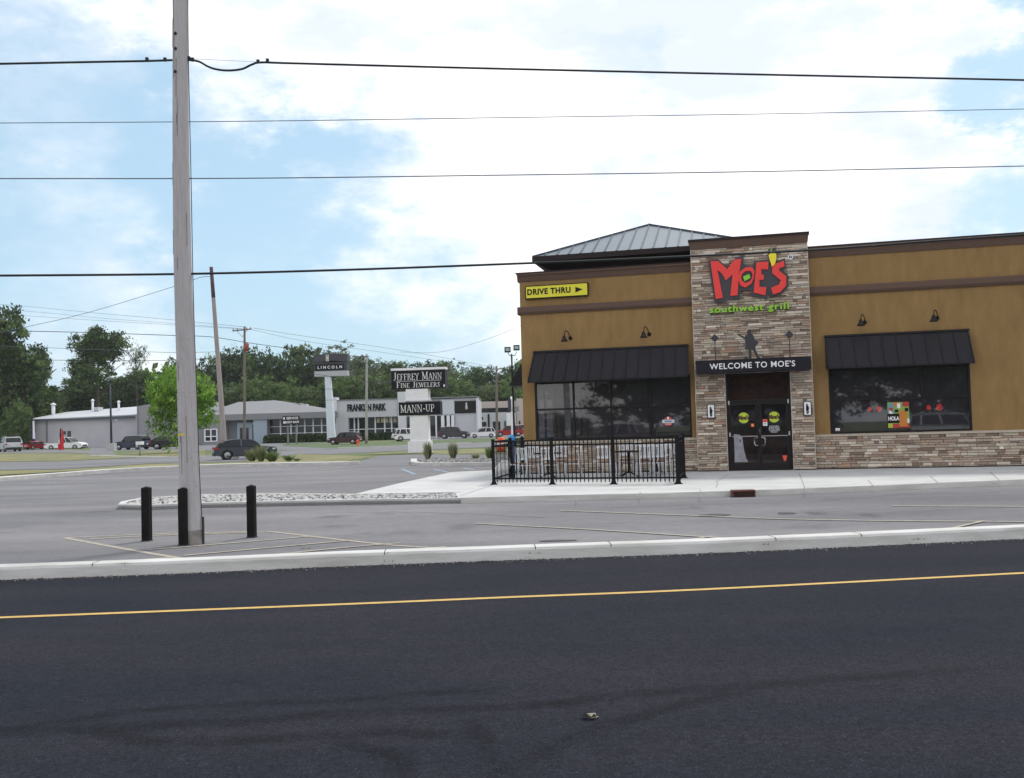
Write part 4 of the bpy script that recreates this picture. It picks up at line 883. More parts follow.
# patio tables
def table(p, lab, r_=.42):
    t_ = thing('patio_table', lab, 'table', p, 0, 'tables on the fenced patio')
    m_ = MB(); m_.lathe([(r_, .715), (r_, .74), (r_-.02, .75), (.0, .75)], n=20); m_.build('tabletop', M_bronze, t_)
    m_ = MB(); m_.tube([(0, 0, .1), (0, 0, .715)], .03, 8); m_.build('column', M_black, t_)
    for k in range(4):
        a = pi/4+k*pi/2; m_ = MB(); m_.tube([(.02*cos(a), .02*sin(a), .14), (.18*cos(a), .18*sin(a), .08), (.33*cos(a), .33*sin(a), .015)], .017, 6); m_.build('foot', M_black, t_)
    return t_
M_chairw = mat('chair_white', (.62, .64, .67), .45); M_seatw = mat('seat_wood', (.16, .07, .04), .6)
def chair():
    t_ = thing('patio_chair', 'x', 'chair', (0, 0, 0), 0, 'white slatted chairs on the patio')
    m_ = MB(); m_.box(-.2, .2, -.2, .2, .435, .46); m_.build('seat', M_seatw, t_)
    for sx in (-1, 1):
        m_ = MB(); m_.tube([(.2*sx, -.2, .44), (.22*sx, -.23, 0)], .016, 6); m_.build('leg', M_chairw, t_)
        m_ = MB(); m_.tube([(.19*sx, .27, 0), (.2*sx, .2, .44), (.2*sx, .23, .70), (.2*sx, .28, .92)], .017, 6); m_.build('leg', M_chairw, t_)
    m_ = MB(); m_.box(-.215, .215, -.21, .21, .41, .434); m_.build('seat_frame', M_chairw, t_)
    m_ = MB()
    for z, y_ in ((.90, .278), (.60, .218)): m_.bar((-.2, y_, z), (.2, y_, z), .02, .05)
    for k in range(5): x = -.14+.07*k; m_.bar((x, .22, .60), (x, .275, .90), .03, .012)
    m_.build('backrest', M_chairw, t_)
    return t_
proto = chair(); used_ = [False]
def place_chair(p, rz, lab):
    c_ = proto if not used_[0] else copy_tree(proto); used_[0] = True
    c_.location = p; c_.rotation_euler = (0, 0, rz); c_['label'] = lab
def PW(u_, v_): q = W(u_, v_, 0); return Vector((q.x, q.y, WZ))
tabs = [((-6.1, -2.4), 'round dark patio table at the left end of the patio'), ((-3.75, -2.2), 'round dark patio table in the middle of the patio'), ((-3.0, -1.3), 'round dark patio table at the right end, near the stone wall')]
for (u_, v_), lab in tabs: table(PW(u_, v_), lab)
for u_, v_, rz, lab in [(-6.95, -2.5, radians(80), 'white patio chair left of the left table, side-on'), (-6.55, -3.0, radians(140), 'white patio chair at the front left of the left table'), (-6.6, -1.7, radians(35), 'white patio chair behind the left table, on its left'),
    (-5.9, -3.1, radians(185), 'white patio chair in front of the left table, facing away from the road'), (-5.35, -2.5, radians(-85), 'white patio chair right of the left table, alone beside the second post'), (-5.9, -1.6, radians(-5), 'white patio chair behind the left table, facing the road'),
    (-4.3, -2.9, radians(165), 'white patio chair in front of the middle table on its left'), (-3.2, -2.95, radians(200), 'white patio chair in front of the middle table, behind the third post'), (-3.9, -1.4, radians(5), 'white patio chair behind the middle table, against the wall'),
    (-3.3, -2.0, radians(175), 'white patio chair in front of the right table'), (-2.85, -2.05, radians(215), 'white patio chair at the right front of the right table'), (-2.6, -.75, radians(-40), 'white patio chair right of the right table, nearest the entrance'), (-2.85, -2.85, radians(190), 'white patio chair nearest the corner of the fence by the entrance')]:
    place_chair(PW(u_, v_), BR+rz, lab)
pm = atY(512.5, 466, 28.2); bp_ = thing('marker_post', 'slim navy post with a bright blue cap inside the left end of the patio fence', 'post', (pm.x, 28.2, WZ))
m_ = MB(); m_.tube([(0, 0, 0), (0, 0, 1.12)], .075, 12); m_.build('post', mat('navy', (.015, .03, .10), .5), bp_)
m_ = MB(); m_.lathe([(.076, 1.10), (.10, 1.12), (.10, 1.22), (.05, 1.30), (0, 1.31)], n=14); m_.build('cap', mat('bright_blue', (.04, .25, .62), .5), bp_)

# ================================================================ UTILITY POLE, BOLLARDS, FOREGROUND CABLES
pb0 = at(193, 544, 0)
_pc = [atY(x, y, pb0.y) for x, y in [(193, 544), (189.6, 480), (186.3, 370), (182.6, 260), (180.8, 130), (180.4, 0)]]
_top = _pc[-1]+(_pc[-1]-_pc[-2])*1.2; _pc = catmull([Vector((p.x-pb0.x, 0, p.z)) for p in _pc+[_top]], 6); _pc[0].z = -.3
UP = thing('utility_pole', 'tall weathered grey wooden utility pole standing between the black bollards', 'utility pole', pb0)
prnd = random.Random(5)
def onpole(z, r_=0):
    for p, q in zip(_pc, _pc[1:]):
        if p.z <= z <= q.z: return p.lerp(q, (z-p.z)/(q.z-p.z))
    return Vector((_pc[-1].x, 0, z))
m_ = MB(); m_.tube(_pc, [(.158-.0051*max(0, p.z))*(1+prnd.uniform(-.01, .01)) for p in _pc], 20); m_.build('pole_shaft', M_wood_pole, UP)
def rad(z): return .158-.0051*z
zt_ = lambda pyy: atY(185, pyy, pb0.y).z
m_ = MB(); z = zt_(434.5); q = onpole(z); m_.grid([[(q.x+(rad(z)+.004)*cos(a), (rad(z)+.004)*sin(a), z+dz) for a in [radians(-150+12*k) for k in range(6)]] for dz in (-.014, .014)], smooth=False, close=False, cap=False); m_.build('yellow_tag', mat('tag_yellow', (.75, .6, .02), .5), UP)
m_ = MB(); m_.tube([(onpole(z).x+rad(z)+.012+.02*max(0, sin(pi*(z-3.2)/4.5)) if 3.2 < z < 7.7 else onpole(z).x+rad(z)+.012, -.02, z) for z in [.1+.35*k for k in range(32)]], .007, 5); m_.build('ground_wire', M_wire, UP)
m_ = MB(); m_.box(.160, .185, -.05, -.01, 0, .42); m_.build('conduit', mat('conduit', (.03, .03, .035), .6), UP)
m_ = MB()
for (px_, py_) in [(176.5, 36), (178.5, 51), (174.5, 74)]:
    z = zt_(py_); m_.lathe([(.025, 0), (.022, -.02), (0, -.025)], (onpole(z).x-.04, -rad(z)+.005, z), 8, axis='y')
m_.build('bolt', M_wire, UP)
sp_ = MB(); prnd = random.Random(12)
for k in range(70):
    z = abs(prnd.gauss(1.5, .7))+.3; a = radians(prnd.uniform(-160, -20)); r_ = rad(z)+.002; q = onpole(z); x_, y_ = q.x+r_*cos(a), r_*sin(a); s_ = prnd.uniform(.003, .008)
    sp_.box(x_-s_, x_+s_, y_-.003, y_+.003, z-.0025, z+.0025)
sp_.build('staples', mat('rusty_staple', (.08, .05, .04), .7), UP)['kind'] = 'stuff'
m_ = MB(); m_.tube([(0, 0, -.02), (0, 0, .10), (-.004, 0, .22)], [.166, .163, .159], 20, cap=False); m_.build('dirty_foot', mat('pole_dirt', (.16, .14, .13), .95, col2=(.33, .31, .30), vscale=9), UP)
cr = MB(); prnd = random.Random(9)
for k in range(16):
    z = prnd.uniform(.2, 9); a = radians(prnd.uniform(-150, -30)); r_ = rad(z)+.0035; l_ = prnd.uniform(.1, .8); q = onpole(z)
    cr.bar((q.x+r_*cos(a), r_*sin(a), z), (onpole(z+l_).x+(rad(z+l_)+.0035)*cos(a), (rad(z+l_)+.0035)*sin(a), z+l_), .006, .004)
cr.build('drying_cracks', mat('crack_dark', (.17, .16, .16), .9), UP)

def bollard(pxx, pyy, h, lab):
    p = at(pxx, pyy, 0); t_ = thing('bollard', lab, 'bollard', p, radians(-3), 'black square bollards round the pole'); w_ = .062
    m_ = MB(); m_.grid([[(-w_, -w_, 0), (w_, -w_, 0), (w_, w_, 0), (-w_, w_, 0)], [(-w_, -w_, h-.012), (w_, -w_, h-.012), (w_, w_, h-.012), (-w_, w_, h-.012)], [(-.01, -.01, h+.012), (.01, -.01, h+.012), (.01, .01, h+.012), (-.01, .01, h+.012)]], smooth=False)
    m_.build('sleeve', mat('bollard_black', (.008, .008, .0085), .8, col2=(.020, .019, .019), vscale=7, spec=.12, detail=8), t_)
    m_ = MB(); m_.box(-w_-.01, w_+.01, -w_-.01, w_+.01, 0, .015); m_.build('base_ring', M_charcoal, t_)
bollard(147, 541, .87, 'black square bollard left of the pole'); bollard(184, 545.5, .88, 'black square bollard just in front of the pole'); bollard(252, 537.5, .845, 'black square bollard right of the pole')

PY = pb0.y
def plane_pt(pxx, pyy):      # cables follow the road through the pole
    d = sight(pxx, pyy); t = (PY-.085*pb0.x)/(d.y-.085*d.x); return Vector((d.x*t, d.y*t, CAM_Z+d.z*t))
def cable(pts, r_, lab, ext=22, material=M_wire, clamps=()):
    P = extend(catmull([plane_pt(*p) for p in pts], 6), ext, ext); o0 = P[0]
    t_ = thing('power_cable', lab, 'cable', o0); m_ = MB(); m_.tube([p-o0 for p in P], r_, 6); m_.build('cable_strand', material, t_)
    for c_ in clamps:
        q = plane_pt(*c_)-o0; m_ = MB(); m_.box(q.x-.022, q.x+.022, q.y-.02, q.y+.02, q.z-.02, q.z+.035); m_.build('clamp', M_wire, t_)
cable([(0, 63.8), (90, 62), (146, 61), (180, 60), (197, 61), (207, 66), (215, 69), (228, 70.5), (242, 69), (252, 64.5), (262, 62.4), (300, 63.5), (512, 69), (760, 74.5), (1024, 80)], .017, 'thick black cable highest on the pole, with a sagging loop', clamps=[(147, 59.8), (165, 60), (189, 58.8), (192.5, 60), (258, 62), (267.5, 61)])
m_ = MB(); a, b2 = plane_pt(188, 58.6), plane_pt(259, 62); m_.tube([(0, 0, 0), b2-a], .003, 4); tag(m_.build('tie_wire', M_wire2, None, a), 'hair-thin wire spanning the loop of the highest cable', 'wire')
cable([(0, 123), (250, 121.2), (512, 117.5), (760, 114), (1024, 109)], .0065, 'thin wire crossing the sky, second from the top', material=M_wire2)
cable([(0, 178.6), (250, 178.2), (512, 175), (760, 171.5), (1024, 166)], .009, 'thin wire crossing the sky, third from the top', material=M_wire2)
cable([(0, 275.6), (180, 274), (340, 270), (512, 263.8), (640, 258.5), (809, 250.2), (920, 242), (1024, 234.6)], .019, 'thick black cable passing just in front of the restaurant sign')

# oil drips on the lot, a scuffed patch before the doors, grit along the gutter
orr = random.Random(31)
for k in range(34):
    x, y = orr.uniform(-20, 1040), orr.uniform(505, 535) if k % 3 else orr.uniform(472, 492)
    p = at(x, y, 0)
    if y < 500 and x > 340: continue
    soft_blob(p, orr.uniform(.12, .55), orr.uniform(.12, .5), .0045+.0004*k, orr.uniform(.25, .75))
soft_blob(at(745, 477.5, WZ), .75, .35, WZ+.008, .55); soft_blob(at(770, 480, WZ), .3, .5, WZ+.009, .3); soft_blob(at(640, 489, WZ), .8, .5, WZ+.008, .18); soft_blob(at(900, 478, WZ), 1.2, .5, WZ+.008, .15)
gb = MB()
for k in range(1500):
    i = orr.randrange(40, n_-45) if n_ > 100 else orr.randrange(0, n_-1); q0, q1 = front[i], front[i+1]; f = orr.random(); q = q0.lerp(q1, f)
    if not -14 < q.x < 16: continue
    q = q+Vector((0, -abs(orr.gauss(0, .09))-.01, 0)); s_ = orr.uniform(.004, .013); a = orr.uniform(0, 6); v = orr.choice([.3, .22, .12, .05, .4, .16])
    ring = [(q.x+s_*cos(a+t*2.1), q.y+s_*sin(a+t*2.1), ROAD_Z+.003) for t in range(3)]; gb.grid([ring, [(q.x+(r_[0]-q.x)*.5, q.y+(r_[1]-q.y)*.5, ROAD_Z+.003+s_) for r_ in ring]], (v, v*.95, v*.88), False)
tag(gb.build('gutter_grit', M_pebble, fix=False), 'scattered grit and crumbs along the foot of the road kerb', 'grit', kind='stuff')
wd_ = MB()
for (x, y) in [(113, 568), (384, 566), (772, 548.5), (535, 557.5), (300, 552), (930, 543)]:
    c = at(x, y, 0)
    for k in range(14):
        a = orr.uniform(0, 6.3); l_ = orr.uniform(.02, .06); q = Vector((-sin(a), cos(a), 0))*.004; b0 = Vector((c.x+orr.uniform(-.08, .08), c.y+.36+orr.uniform(-.02, .02), .0)); wd_.face([b0-q, b0+q, b0+Vector((l_*cos(a), l_*sin(a), l_*.8))], orr.choice([(.08, .12, .03), (.14, .15, .06)]))
tag(wd_.build('weeds', attr_mat('weed_leaves', .9), fix=False), 'sparse weeds rooted in the seam between kerb and lot', 'weeds', kind='stuff')
# leaf litter on the road
lp = at(591, 719, ROAD_Z); lt = MB(); lr = random.Random(4)
for k in range(9):
    x, y_, s_ = lr.uniform(-.06, .06), lr.uniform(-.02, .02), lr.uniform(.012, .03); a = lr.uniform(0, 6)
    lt.face([(x+s_*cos(a+j*2.1)*1.4, y_+s_*sin(a+j*2.1), .006+lr.uniform(0, .035)) for j in range(3)])
tag(lt.build('litter', mat('litter_pale', (.24, .23, .16), .8), None, lp, fix=False), 'crumpled scrap of pale litter lying on the dark road', 'litter')

# ================================================================ BACKGROUND: CARS
M_tyre = mat('tyre', (.012, .012, .012), .8); M_rim = mat('rim', (.35, .35, .36), .35, .7); M_carglass = glass('car_glass', (.012, .014, .016), 1.5, trans=False)
M_head = mat('headlamp', (.6, .62, .65), .2); M_tail = mat('tail_lamp', (.35, .01, .01), .3); M_trim = mat('car_trim', (.015, .015, .016), .6)
def paint(name, c, metal=.3): return mat('paint_'+name, c, .28, metal, spec=.6)
def car(label, p, rz, colour, kind='suv', s=1.0, w_=1.85, group='cars parked across the street'):
    t_ = thing('parked_car', label, 'car' if kind != 'pickup' else 'pickup truck', p, rz, group)
    Lh = {'suv': 2.35, 'pickup': 2.85, 'crossover': 2.35, 'van': 2.45}[kind]; Hh = {'suv': 1.76, 'pickup': 1.86, 'crossover': 1.58, 'van': 1.85}[kind]
    wx = {'suv': (-1.42, 1.48), 'pickup': (-1.75, 1.85), 'crossover': (-1.40, 1.45), 'van': (-1.5, 1.5)}[kind]; R_ = .37; belt = {'suv': 1.08, 'pickup': 1.12, 'crossover': 1.0, 'van': 1.15}[kind]
    def arch(cx): return [(cx-(R_+.06)*cos(a), .36+(R_+.06)*sin(a)) for a in [radians(k) for k in (-20, 15, 50, 90, 130, 165, 200)]]
    bot = .26; hood = belt-.03
    prof = [(-Lh+.06, bot+.1)] + [(x, max(z, bot)) for x, z in arch(wx[0])] + [(x, max(z, bot)) for x, z in arch(wx[1])] + [(Lh-.1, bot+.06), (Lh, .48), (Lh-.01, .75), (Lh-.12, .90), (Lh-.5, hood-.04), (Lh-1.05, hood+.02), (Lh-1.4, belt+.02)]
    if kind == 'pickup': prof += [(-.55, belt), (-.56, belt-.02), (-Lh+.02, belt-.02), (-Lh, belt-.1), (-Lh, .5)]
    else: prof += [(-Lh+.22, belt+.03), (-Lh+.05, belt-.05), (-Lh, .8), (-Lh-.02, .5)]
    m_ = MB(); hw = w_/2
    rings = []
    for y_, k in ((-hw+.06, .0), (-hw, 1), (hw, 1), (hw-.06, 0)):
        rings.append([(x*(1 if k else .985), y_, z if k else min(z, belt-.01)) for x, z in prof])
    m_.grid(rings, smooth=False); body = m_.build('body', paint(*colour), t_)
    # glasshouse
    if kind == 'pickup': bl, rl = [(-.55, Lh-1.38)], [(-.42, .68)]
    elif kind == 'crossover': bl, rl = [(-Lh+.18, Lh-1.2)], [(-Lh+1.15, .30)]
    elif kind == 'van': bl, rl = [(-Lh+.15, Lh-1.1)], [(-Lh+.3, .9)]
    else: bl, rl = [(-Lh+.18, Lh-1.38)], [(-Lh+.50, .42)]
    (b0, b1), (r0, r1) = bl[0], rl[0]; tw = hw-.20
    def ztop(x):
        if x <= r0: f = max(0, (x-b0)/(r0-b0)); return belt+(Hh-.06-belt)*sin(f*pi/2)**.9
        if x >= r1: f = max(0, (b1-x)/(b1-r1)); return belt+.01+(Hh-.05-belt)*sin(f*pi/2)**.85
        f = (x-r0)/(r1-r0); return Hh-.06+.05*sin(f*pi)+.01*f
    sx_ = [b0, (b0*2+r0)/3, (b0+2*r0)/3, r0] + [r0+(r1-r0)*k/5 for k in range(1, 6)] + [r1+(b1-r1)*k/4 for k in range(1, 4)] + [b1]
    m_ = MB(); m_.grid([[(x, -hw+.03, belt-.02), (x, -(hw-.03)*(1-(ztop(x)-belt)/(Hh-belt))-tw*(ztop(x)-belt)/(Hh-belt), ztop(x)-.012), (x, (hw-.03)*(1-(ztop(x)-belt)/(Hh-belt))+tw*(ztop(x)-belt)/(Hh-belt), ztop(x)-.012), (x, hw-.03, belt-.02)] for x in sx_], smooth=False); m_.build('windows', M_carglass, t_)
    m_ = MB(); rx = [r0-(r0-b0)*.25]+[r0+(r1-r0)*k/6 for k in range(7)]+[r1+(b1-r1)*.12]
    m_.grid([[(x, -tw-.02, ztop(x)-.05), (x, -tw+.05, ztop(x)+.012), (x, tw-.05, ztop(x)+.012), (x, tw+.02, ztop(x)-.05)] for x in rx], smooth=False)
    for sy in (-1, 1):
        for (ax, cx, ww) in ((b0, r0, .14), (b1, r1, .09), ((b0*.45+b1*.55), (r0*.45+r1*.55), .09)) + (((b0*.8+b1*.2), (r0*.8+r1*.2), .09),)*(kind in ('suv', 'van')):
            m_.bar((ax, sy*(hw-.025), belt), (cx, sy*(tw+.01), Hh-.06), ww, .03)
    m_.build('roof', paint(*colour), t_)
    for wxx in wx:
        for sy in (-1, 1):
            m_ = MB(); m_.lathe([(R_-.06, -.11), (R_, -.09), (R_, .09), (R_-.06, .11)], (wxx, sy*(hw-.13), .36), 18, axis='y'); wo = m_.build('wheel', M_tyre, t_)
            m_ = MB(); m_.lathe([(.05, sy*.125), (.23, sy*.115), (.25, sy*.10)], (wxx, sy*(hw-.13), .36), 14, axis='y'); m_.build('rim', M_rim, wo)
    for sy in (-1, 1):
        m_ = MB(); m_.grid([[(Lh-.13, sy*(hw-.02), .70), (Lh+.015, sy*(hw-.30), .70), (Lh-.02, sy*(hw-.30), .84), (Lh-.16, sy*(hw-.02), .84)], [(Lh-.35, sy*(hw-.02), .72), (Lh-.3, sy*(hw-.30), .72), (Lh-.3, sy*(hw-.30), .82), (Lh-.35, sy*(hw-.02), .82)]], smooth=False); m_.build('headlight', M_head, t_)
        m_ = MB(); m_.box(-Lh-.03, -Lh+.28, sy*(hw-.11)-.12, sy*(hw-.11)+.12, .80, .97); m_.build('tail_light', M_tail, t_)
    m_ = MB(); m_.box(Lh-.10, Lh+.03, -hw+.35, hw-.35, .55, .72); m_.build('grille', M_trim, t_)
    m_ = MB(); m_.box(-Lh-.06, -Lh+.1, -hw+.08, hw-.08, .32, .52); m_.box(Lh-.1, Lh+.05, -hw+.1, hw-.1, .28, .42); m_.box(-Lh+.9, Lh-.9, -hw-.01, hw+.01, .24, .31); m_.build('lower_trim', M_trim, t_)
    m_ = MB(); m_.box(-Lh-.045, -Lh-.02, -.26, .26, .62, .76); m_.build('number_plate', mat('plate', (.6, .6, .6), .5), t_)
    if kind == 'suv' or kind == 'van':
        for sy in (-1, 1):
            m_ = MB(); m_.tube([(r0+.1, sy*(tw-.04), Hh), (r0+.2, sy*(tw-.04), Hh+.05), (r1-.4, sy*(tw-.04), Hh+.05), (r1-.3, sy*(tw-.04), Hh)], .018, 5); m_.build('roof_rail', M_chrome, t_)
    if kind == 'pickup':
        m_ = MB(); m_.box(-Lh+.12, -.62, -hw+.12, hw-.12, belt-.02+.003, belt+.004); m_.build('bed_cover', M_trim, t_)
    for sy in (-1, 1):
        m_ = MB(); m_.box(b1-.35, b1-.17, sy*(hw+.06)-.09, sy*(hw+.06)+.09, belt+.0, belt+.15); m_.build('mirror', M_trim, t_)
    t_.scale = (s, s, s)
    return t_
SILVER = ('silver', (.42, .43, .45)); WHITE = ('white', (.78, .79, .80), 0); DARK = ('slate', (.035, .045, .06)); BLACK = ('black', (.012, .012, .016)); RED = ('red', (.34, .012, .018)); BROWN = ('brown', (.06, .028, .028)); GREY = ('graphite', (.055, .052, .06))
def G(x, y): return at(x, y, 0)
car('dark slate crossover parked at the kerb behind the leaning pole', G(245, 459.0), radians(22), ('slate', (.06, .07, .09)), 'crossover', .84)
car('silver SUV seen from behind at the far left edge', G(10, 451.6), radians(128), SILVER, 'suv', 1.2)
car('white pickup truck parked against the long grey warehouse', atY(66, 450, 150)*1, radians(-4), WHITE, 'pickup', 1.08)

car('small red car mostly hidden behind the blue flag banner', Vector((atY(37, 448, 156).x, 156, 0)), radians(60), RED, 'crossover', .85)
car('dark blue SUV with its tail lights towards the street, beside the lamp post', G(133, 449.6), radians(160), ('navy', (.02, .03, .06)), 'suv', 1.0)
car('black car mostly hidden behind the bright green tree', G(170, 449.0), radians(10), BLACK, 'crossover', 1.0)
car('dark brown SUV parked at the foot of the white pylon', G(345, 444.4), radians(172), BROWN, 'suv', .84)
car('white SUV half hidden behind the white jewelers sign', G(409, 441.0), radians(20), WHITE, 'suv', .95)
car('graphite SUV parked side-on right of the jewelers sign', G(454.5, 438.6), radians(-4), GREY, 'suv', 1.02)
car('white SUV parked between the graphite one and the red one', G(483, 437.8), radians(184), WHITE, 'suv', .85)
car('bright red SUV parked behind the end of the patio fence', Vector((atY(509, 437, 150).x, 150, 0)), radians(186), RED, 'suv', .98)
car('white van just showing beside the restaurant corner', Vector((atY(523, 436, 158).x, 158, 0)), radians(180), WHITE, 'van', 1.0)
car('dark blue car tail just above the dark hedge behind the jewelers sign', Vector((atY(437, 439, 165).x, 165, 0)), radians(180), ('teal', (.10, .2, .27)), 'crossover', .9)

# ================================================================ BACKGROUND: BUILDINGS
M_wgrey = mat('warehouse_grey', (.46, .455, .49), .9, var=.08, vscale=.4); M_wroof = mat('warehouse_roof', (.42, .43, .46), .6, col2=(.55, .56, .58), vscale=.25, stretch=(.3, 3, 1)); M_ddk = mat('slate_wall', (.27, .27, .285), .9)
M_lgrey = mat('pale_panel', (.50, .51, .54), .8, var=.06, vscale=.5); M_mans = mat('mansard_metal', (.20, .20, .21), .7); M_fas = mat('fascia_grey', (.21, .215, .225), .8); M_blueg = mat('blue_grey_wall', (.30, .37, .43), .8)
M_tan = mat('tan_wall', (.47, .41, .385), .9); M_bgl = glass('far_glass', (.02, .022, .026), 1.5, trans=False); M_hedge = attr_mat('hedge_leaves', .9)
def bld(name, lab, x_, y_): return thing(name, lab, 'building', (x_, y_, 0))
def X(pxx, Y, pyy=430): return atY(pxx, pyy, Y).x
def Z(pxx, pyy, Y): return atY(pxx, pyy, Y).z
# warehouse
Y0 = 160; xa, xb = X(30.5, Y0), X(137, Y0); wb = bld('warehouse', 'long grey warehouse with a white low-pitched roof', xa, Y0)
zl, zr = Z(30.5, 417.5, Y0), Z(137, 415.3, Y0); Lw = xb-xa; zr = max(zl, zr); zl = zr-.35
m_ = MB(); m_.grid([[(0, 0, -.1), (Lw, 0, -.1), (Lw, 26, -.1), (0, 26, -.1)], [(0, 0, zl), (Lw, 0, zr), (Lw, 26, zr), (0, 26, zl)]], smooth=False); m_.build('wall', M_wgrey, wb)
rz_l, rz_r = Z(30.5, 413.0, Y0+12), Z(135, 405.0, Y0+12)
m_ = MB(); m_.grid([[(-.4, -.5, zl+.02), (-.4, 13, rz_l), (-.4, 26.5, zl+.02), (-.4, 26.5, zl-.15), (-.4, -.5, zl-.15)], [(Lw-.2, -.5, zr+.02), (Lw-.2, 13, rz_r), (Lw-.2, 26.5, zr+.02), (Lw-.2, 26.5, zr-.15), (Lw-.2, -.5, zr-.15)]], smooth=False); m_.build('roof', M_wroof, wb)
m_ = MB(); m_.box(-.3, Lw, -.58, -.505, zl-.28, zl+.0); m_.build('gutter', mat('gutter_blue', (.06, .08, .11), .6), wb)
m_ = MB(); m_.box(X(46, Y0)-xa, X(46, Y0)-xa+.3, -.12, -.001, 0, zl-.3); m_.build('downpipe', M_fas, wb)
m_ = MB(); x_ = X(69.5, Y0)-xa; m_.box(x_-.35, x_+.25, -.05, .02, Z(69, 439, Y0), Z(69, 431, Y0)); m_.box(x_-1.0, x_-.6, -.05, .02, Z(69, 434.5, Y0), Z(69, 431, Y0)); m_.build('window', M_bgl, wb)
m_ = MB(); x_ = X(117, Y0)-xa; m_.box(x_-.2, x_+.2, -.25, -.01, Z(117, 420.8, Y0), Z(117, 419, Y0)); m_.build('wall_light', M_white, wb)
for (px_, h0, h1, ww) in [(53.5, 414, 405, .32), (93, 411, 401, .2), (119, 410, 402.5, .2)]:
    x_ = X(px_, Y0+6)-xa; z0, z1 = Z(px_, h0, Y0+6)-.5, Z(px_, h1, Y0+6); m_ = MB(); m_.tube([(x_, 6, z0), (x_, 6, z1)], ww, 8); m_.lathe([(ww*1.6, 0), (ww*1.6, .15), (0, .4)], (x_, 6, z1), 8); m_.build('roof_vent', M_white, wb)
m_ = MB(); x_ = X(97.5, Y0+8)-xa; m_.box(x_-.6, x_+.6, 7, 9, Z(97, 411, Y0+8), Z(97, 407.3, Y0+8)); m_.build('roof_unit', M_wgrey, wb)
# slate gabled annex
Y1 = 156; xa1, xb1 = X(137.2, Y1), X(204, Y1); ab = bld('annex', 'dark grey flat-fronted annex right of the white-roofed warehouse', xa1, Y1); La = xb1-xa1
m_ = MB(); z_a = Z(137, 406.5, Y1); z_b = Z(146, 404.2, Y1); m_.grid([[(0, 0, -.1), (La, 0, -.1), (La, 0, z_a), (2.0, 0, z_b), (0, 0, z_a)], [(0, 22, -.1), (La, 22, -.1), (La, 22, z_a), (2.0, 22, z_b), (0, 22, z_a)]], smooth=False); m_.build('wall', M_ddk, ab)
m_ = MB(); m_.box(.02, .2, -.12, -.002, 0, z_a-.1); m_.build('downpipe', M_fas, ab)
# low mansard office
Y2 = 150; xa2, xb2 = X(203, Y2), X(334, Y2); ob = bld('office_building', 'low grey office building with a hipped metal roof and glass front', xa2, Y2); Lo = xb2-xa2
ze = Z(270, 413.3, Y2); zf = Z(270, 419.3, Y2); zr_ = Z(249, 401.0, Y2+8); 
m_ = MB(); dX = lambda p_: X(p_, Y2)-xa2
m_.box(0, dX(226), 0, 20, -.1, zf); m_.box(dX(226), Lo, 1.6, 20, -.1, zf); m_.box(dX(254), dX(267.5), -.3, 1.6, -.1, zf); m_.build('wall', M_ddk, ob)
m_ = MB(); m_.box(-.5, Lo+.2, -.6, 20.5, zf, ze); m_.build('fascia', M_fas, ob)
m_ = MB(); m_.grid([[(-.5, -.6, ze), (Lo+.2, -.6, ze), (Lo+.2, 20.5, ze), (-.5, 20.5, ze)], [(dX(226), 7, zr_-.15), (dX(262), 8, zr_), (dX(262), 12, zr_), (dX(226), 12, zr_-.15)]], smooth=False)
m_.grid([[(dX(250), -.55, ze+.003), (Lo+.1, -.55, ze+.003), (Lo+.1, 14, ze+.003), (dX(250), 14, ze+.003)], [(dX(265), 7, Z(280, 404.8, Y2+7)), (Lo, 7, Z(326, 409.5, Y2+7)), (Lo, 12, Z(326, 409.5, Y2+7)), (dX(265), 12, Z(280, 404.8, Y2+7))]], smooth=False)
m_.build('roof', M_mans, ob)
m_ = MB(); m_.box(dX(254), dX(267.5), -.34, -.301, 0, zf); m_.build('blue_panel', M_blueg, ob)
m_ = MB(); m_.box(dX(267.8), Lo, 1.5, 1.58, .5, zf-.05); m_.build('window', M_bgl, ob)
m_ = MB()
for p_ in (278.5, 289, 295, 303, 311.5, 320, 328): m_.box(dX(p_)-.1, dX(p_)+.1, 1.3, 1.49, 0, zf-.05)
for z_ in (Z(300, 426, Y2), Z(300, 433, Y2)): m_.box(dX(267.8), Lo, 1.35, 1.488, z_-.05, z_+.05)
m_.box(dX(279), dX(292), 1.34, 1.486, .0, .12); m_.build('window_frame', M_white, ob)
m_ = MB(); m_.box(dX(236), dX(252.5), .6, 1.59, 0, zf-.4); m_.build('entrance_bay', M_blueg, ob)
m_ = MB(); m_.box(dX(239), dX(241.5), .5, .59, 0, zf-1.2); m_.box(dX(245), dX(247.5), .5, .59, 0, zf-1.2); m_.box(dX(251.5), dX(253), .5, .59, 0, zf-.8); m_.build('door', M_bgl, ob)
m_ = MB(); m_.box(dX(205), dX(217), -.06, -.001, Z(210, 441, Y2), Z(210, 429.5, Y2)); wo = m_.build('window', M_bgl, ob)
m_ = MB()
for p_ in (205, 211, 217): m_.box(dX(p_)-.1, dX(p_)+.1, -.12, -.061, Z(210, 441.5, Y2), Z(210, 429, Y2))
for q_ in (441.3, 436.5, 429.3): m_.box(dX(205), dX(217), -.118, -.0605, Z(210, q_, Y2)-.08, Z(210, q_, Y2)+.08)
m_.build('frame', M_white, wo)
for p_, h_, ww in ((281, 404.8, 2.2), (287.5, 403.9, 1.6), (294, 404.3, 1.4)):
    m_ = MB(); m_.box(dX(p_)-ww/2, dX(p_)+ww/2, 6, 8, Z(p_, 411, Y2+6), Z(p_, h_, Y2+6)); m_.build('roof_unit', M_lgrey, ob)
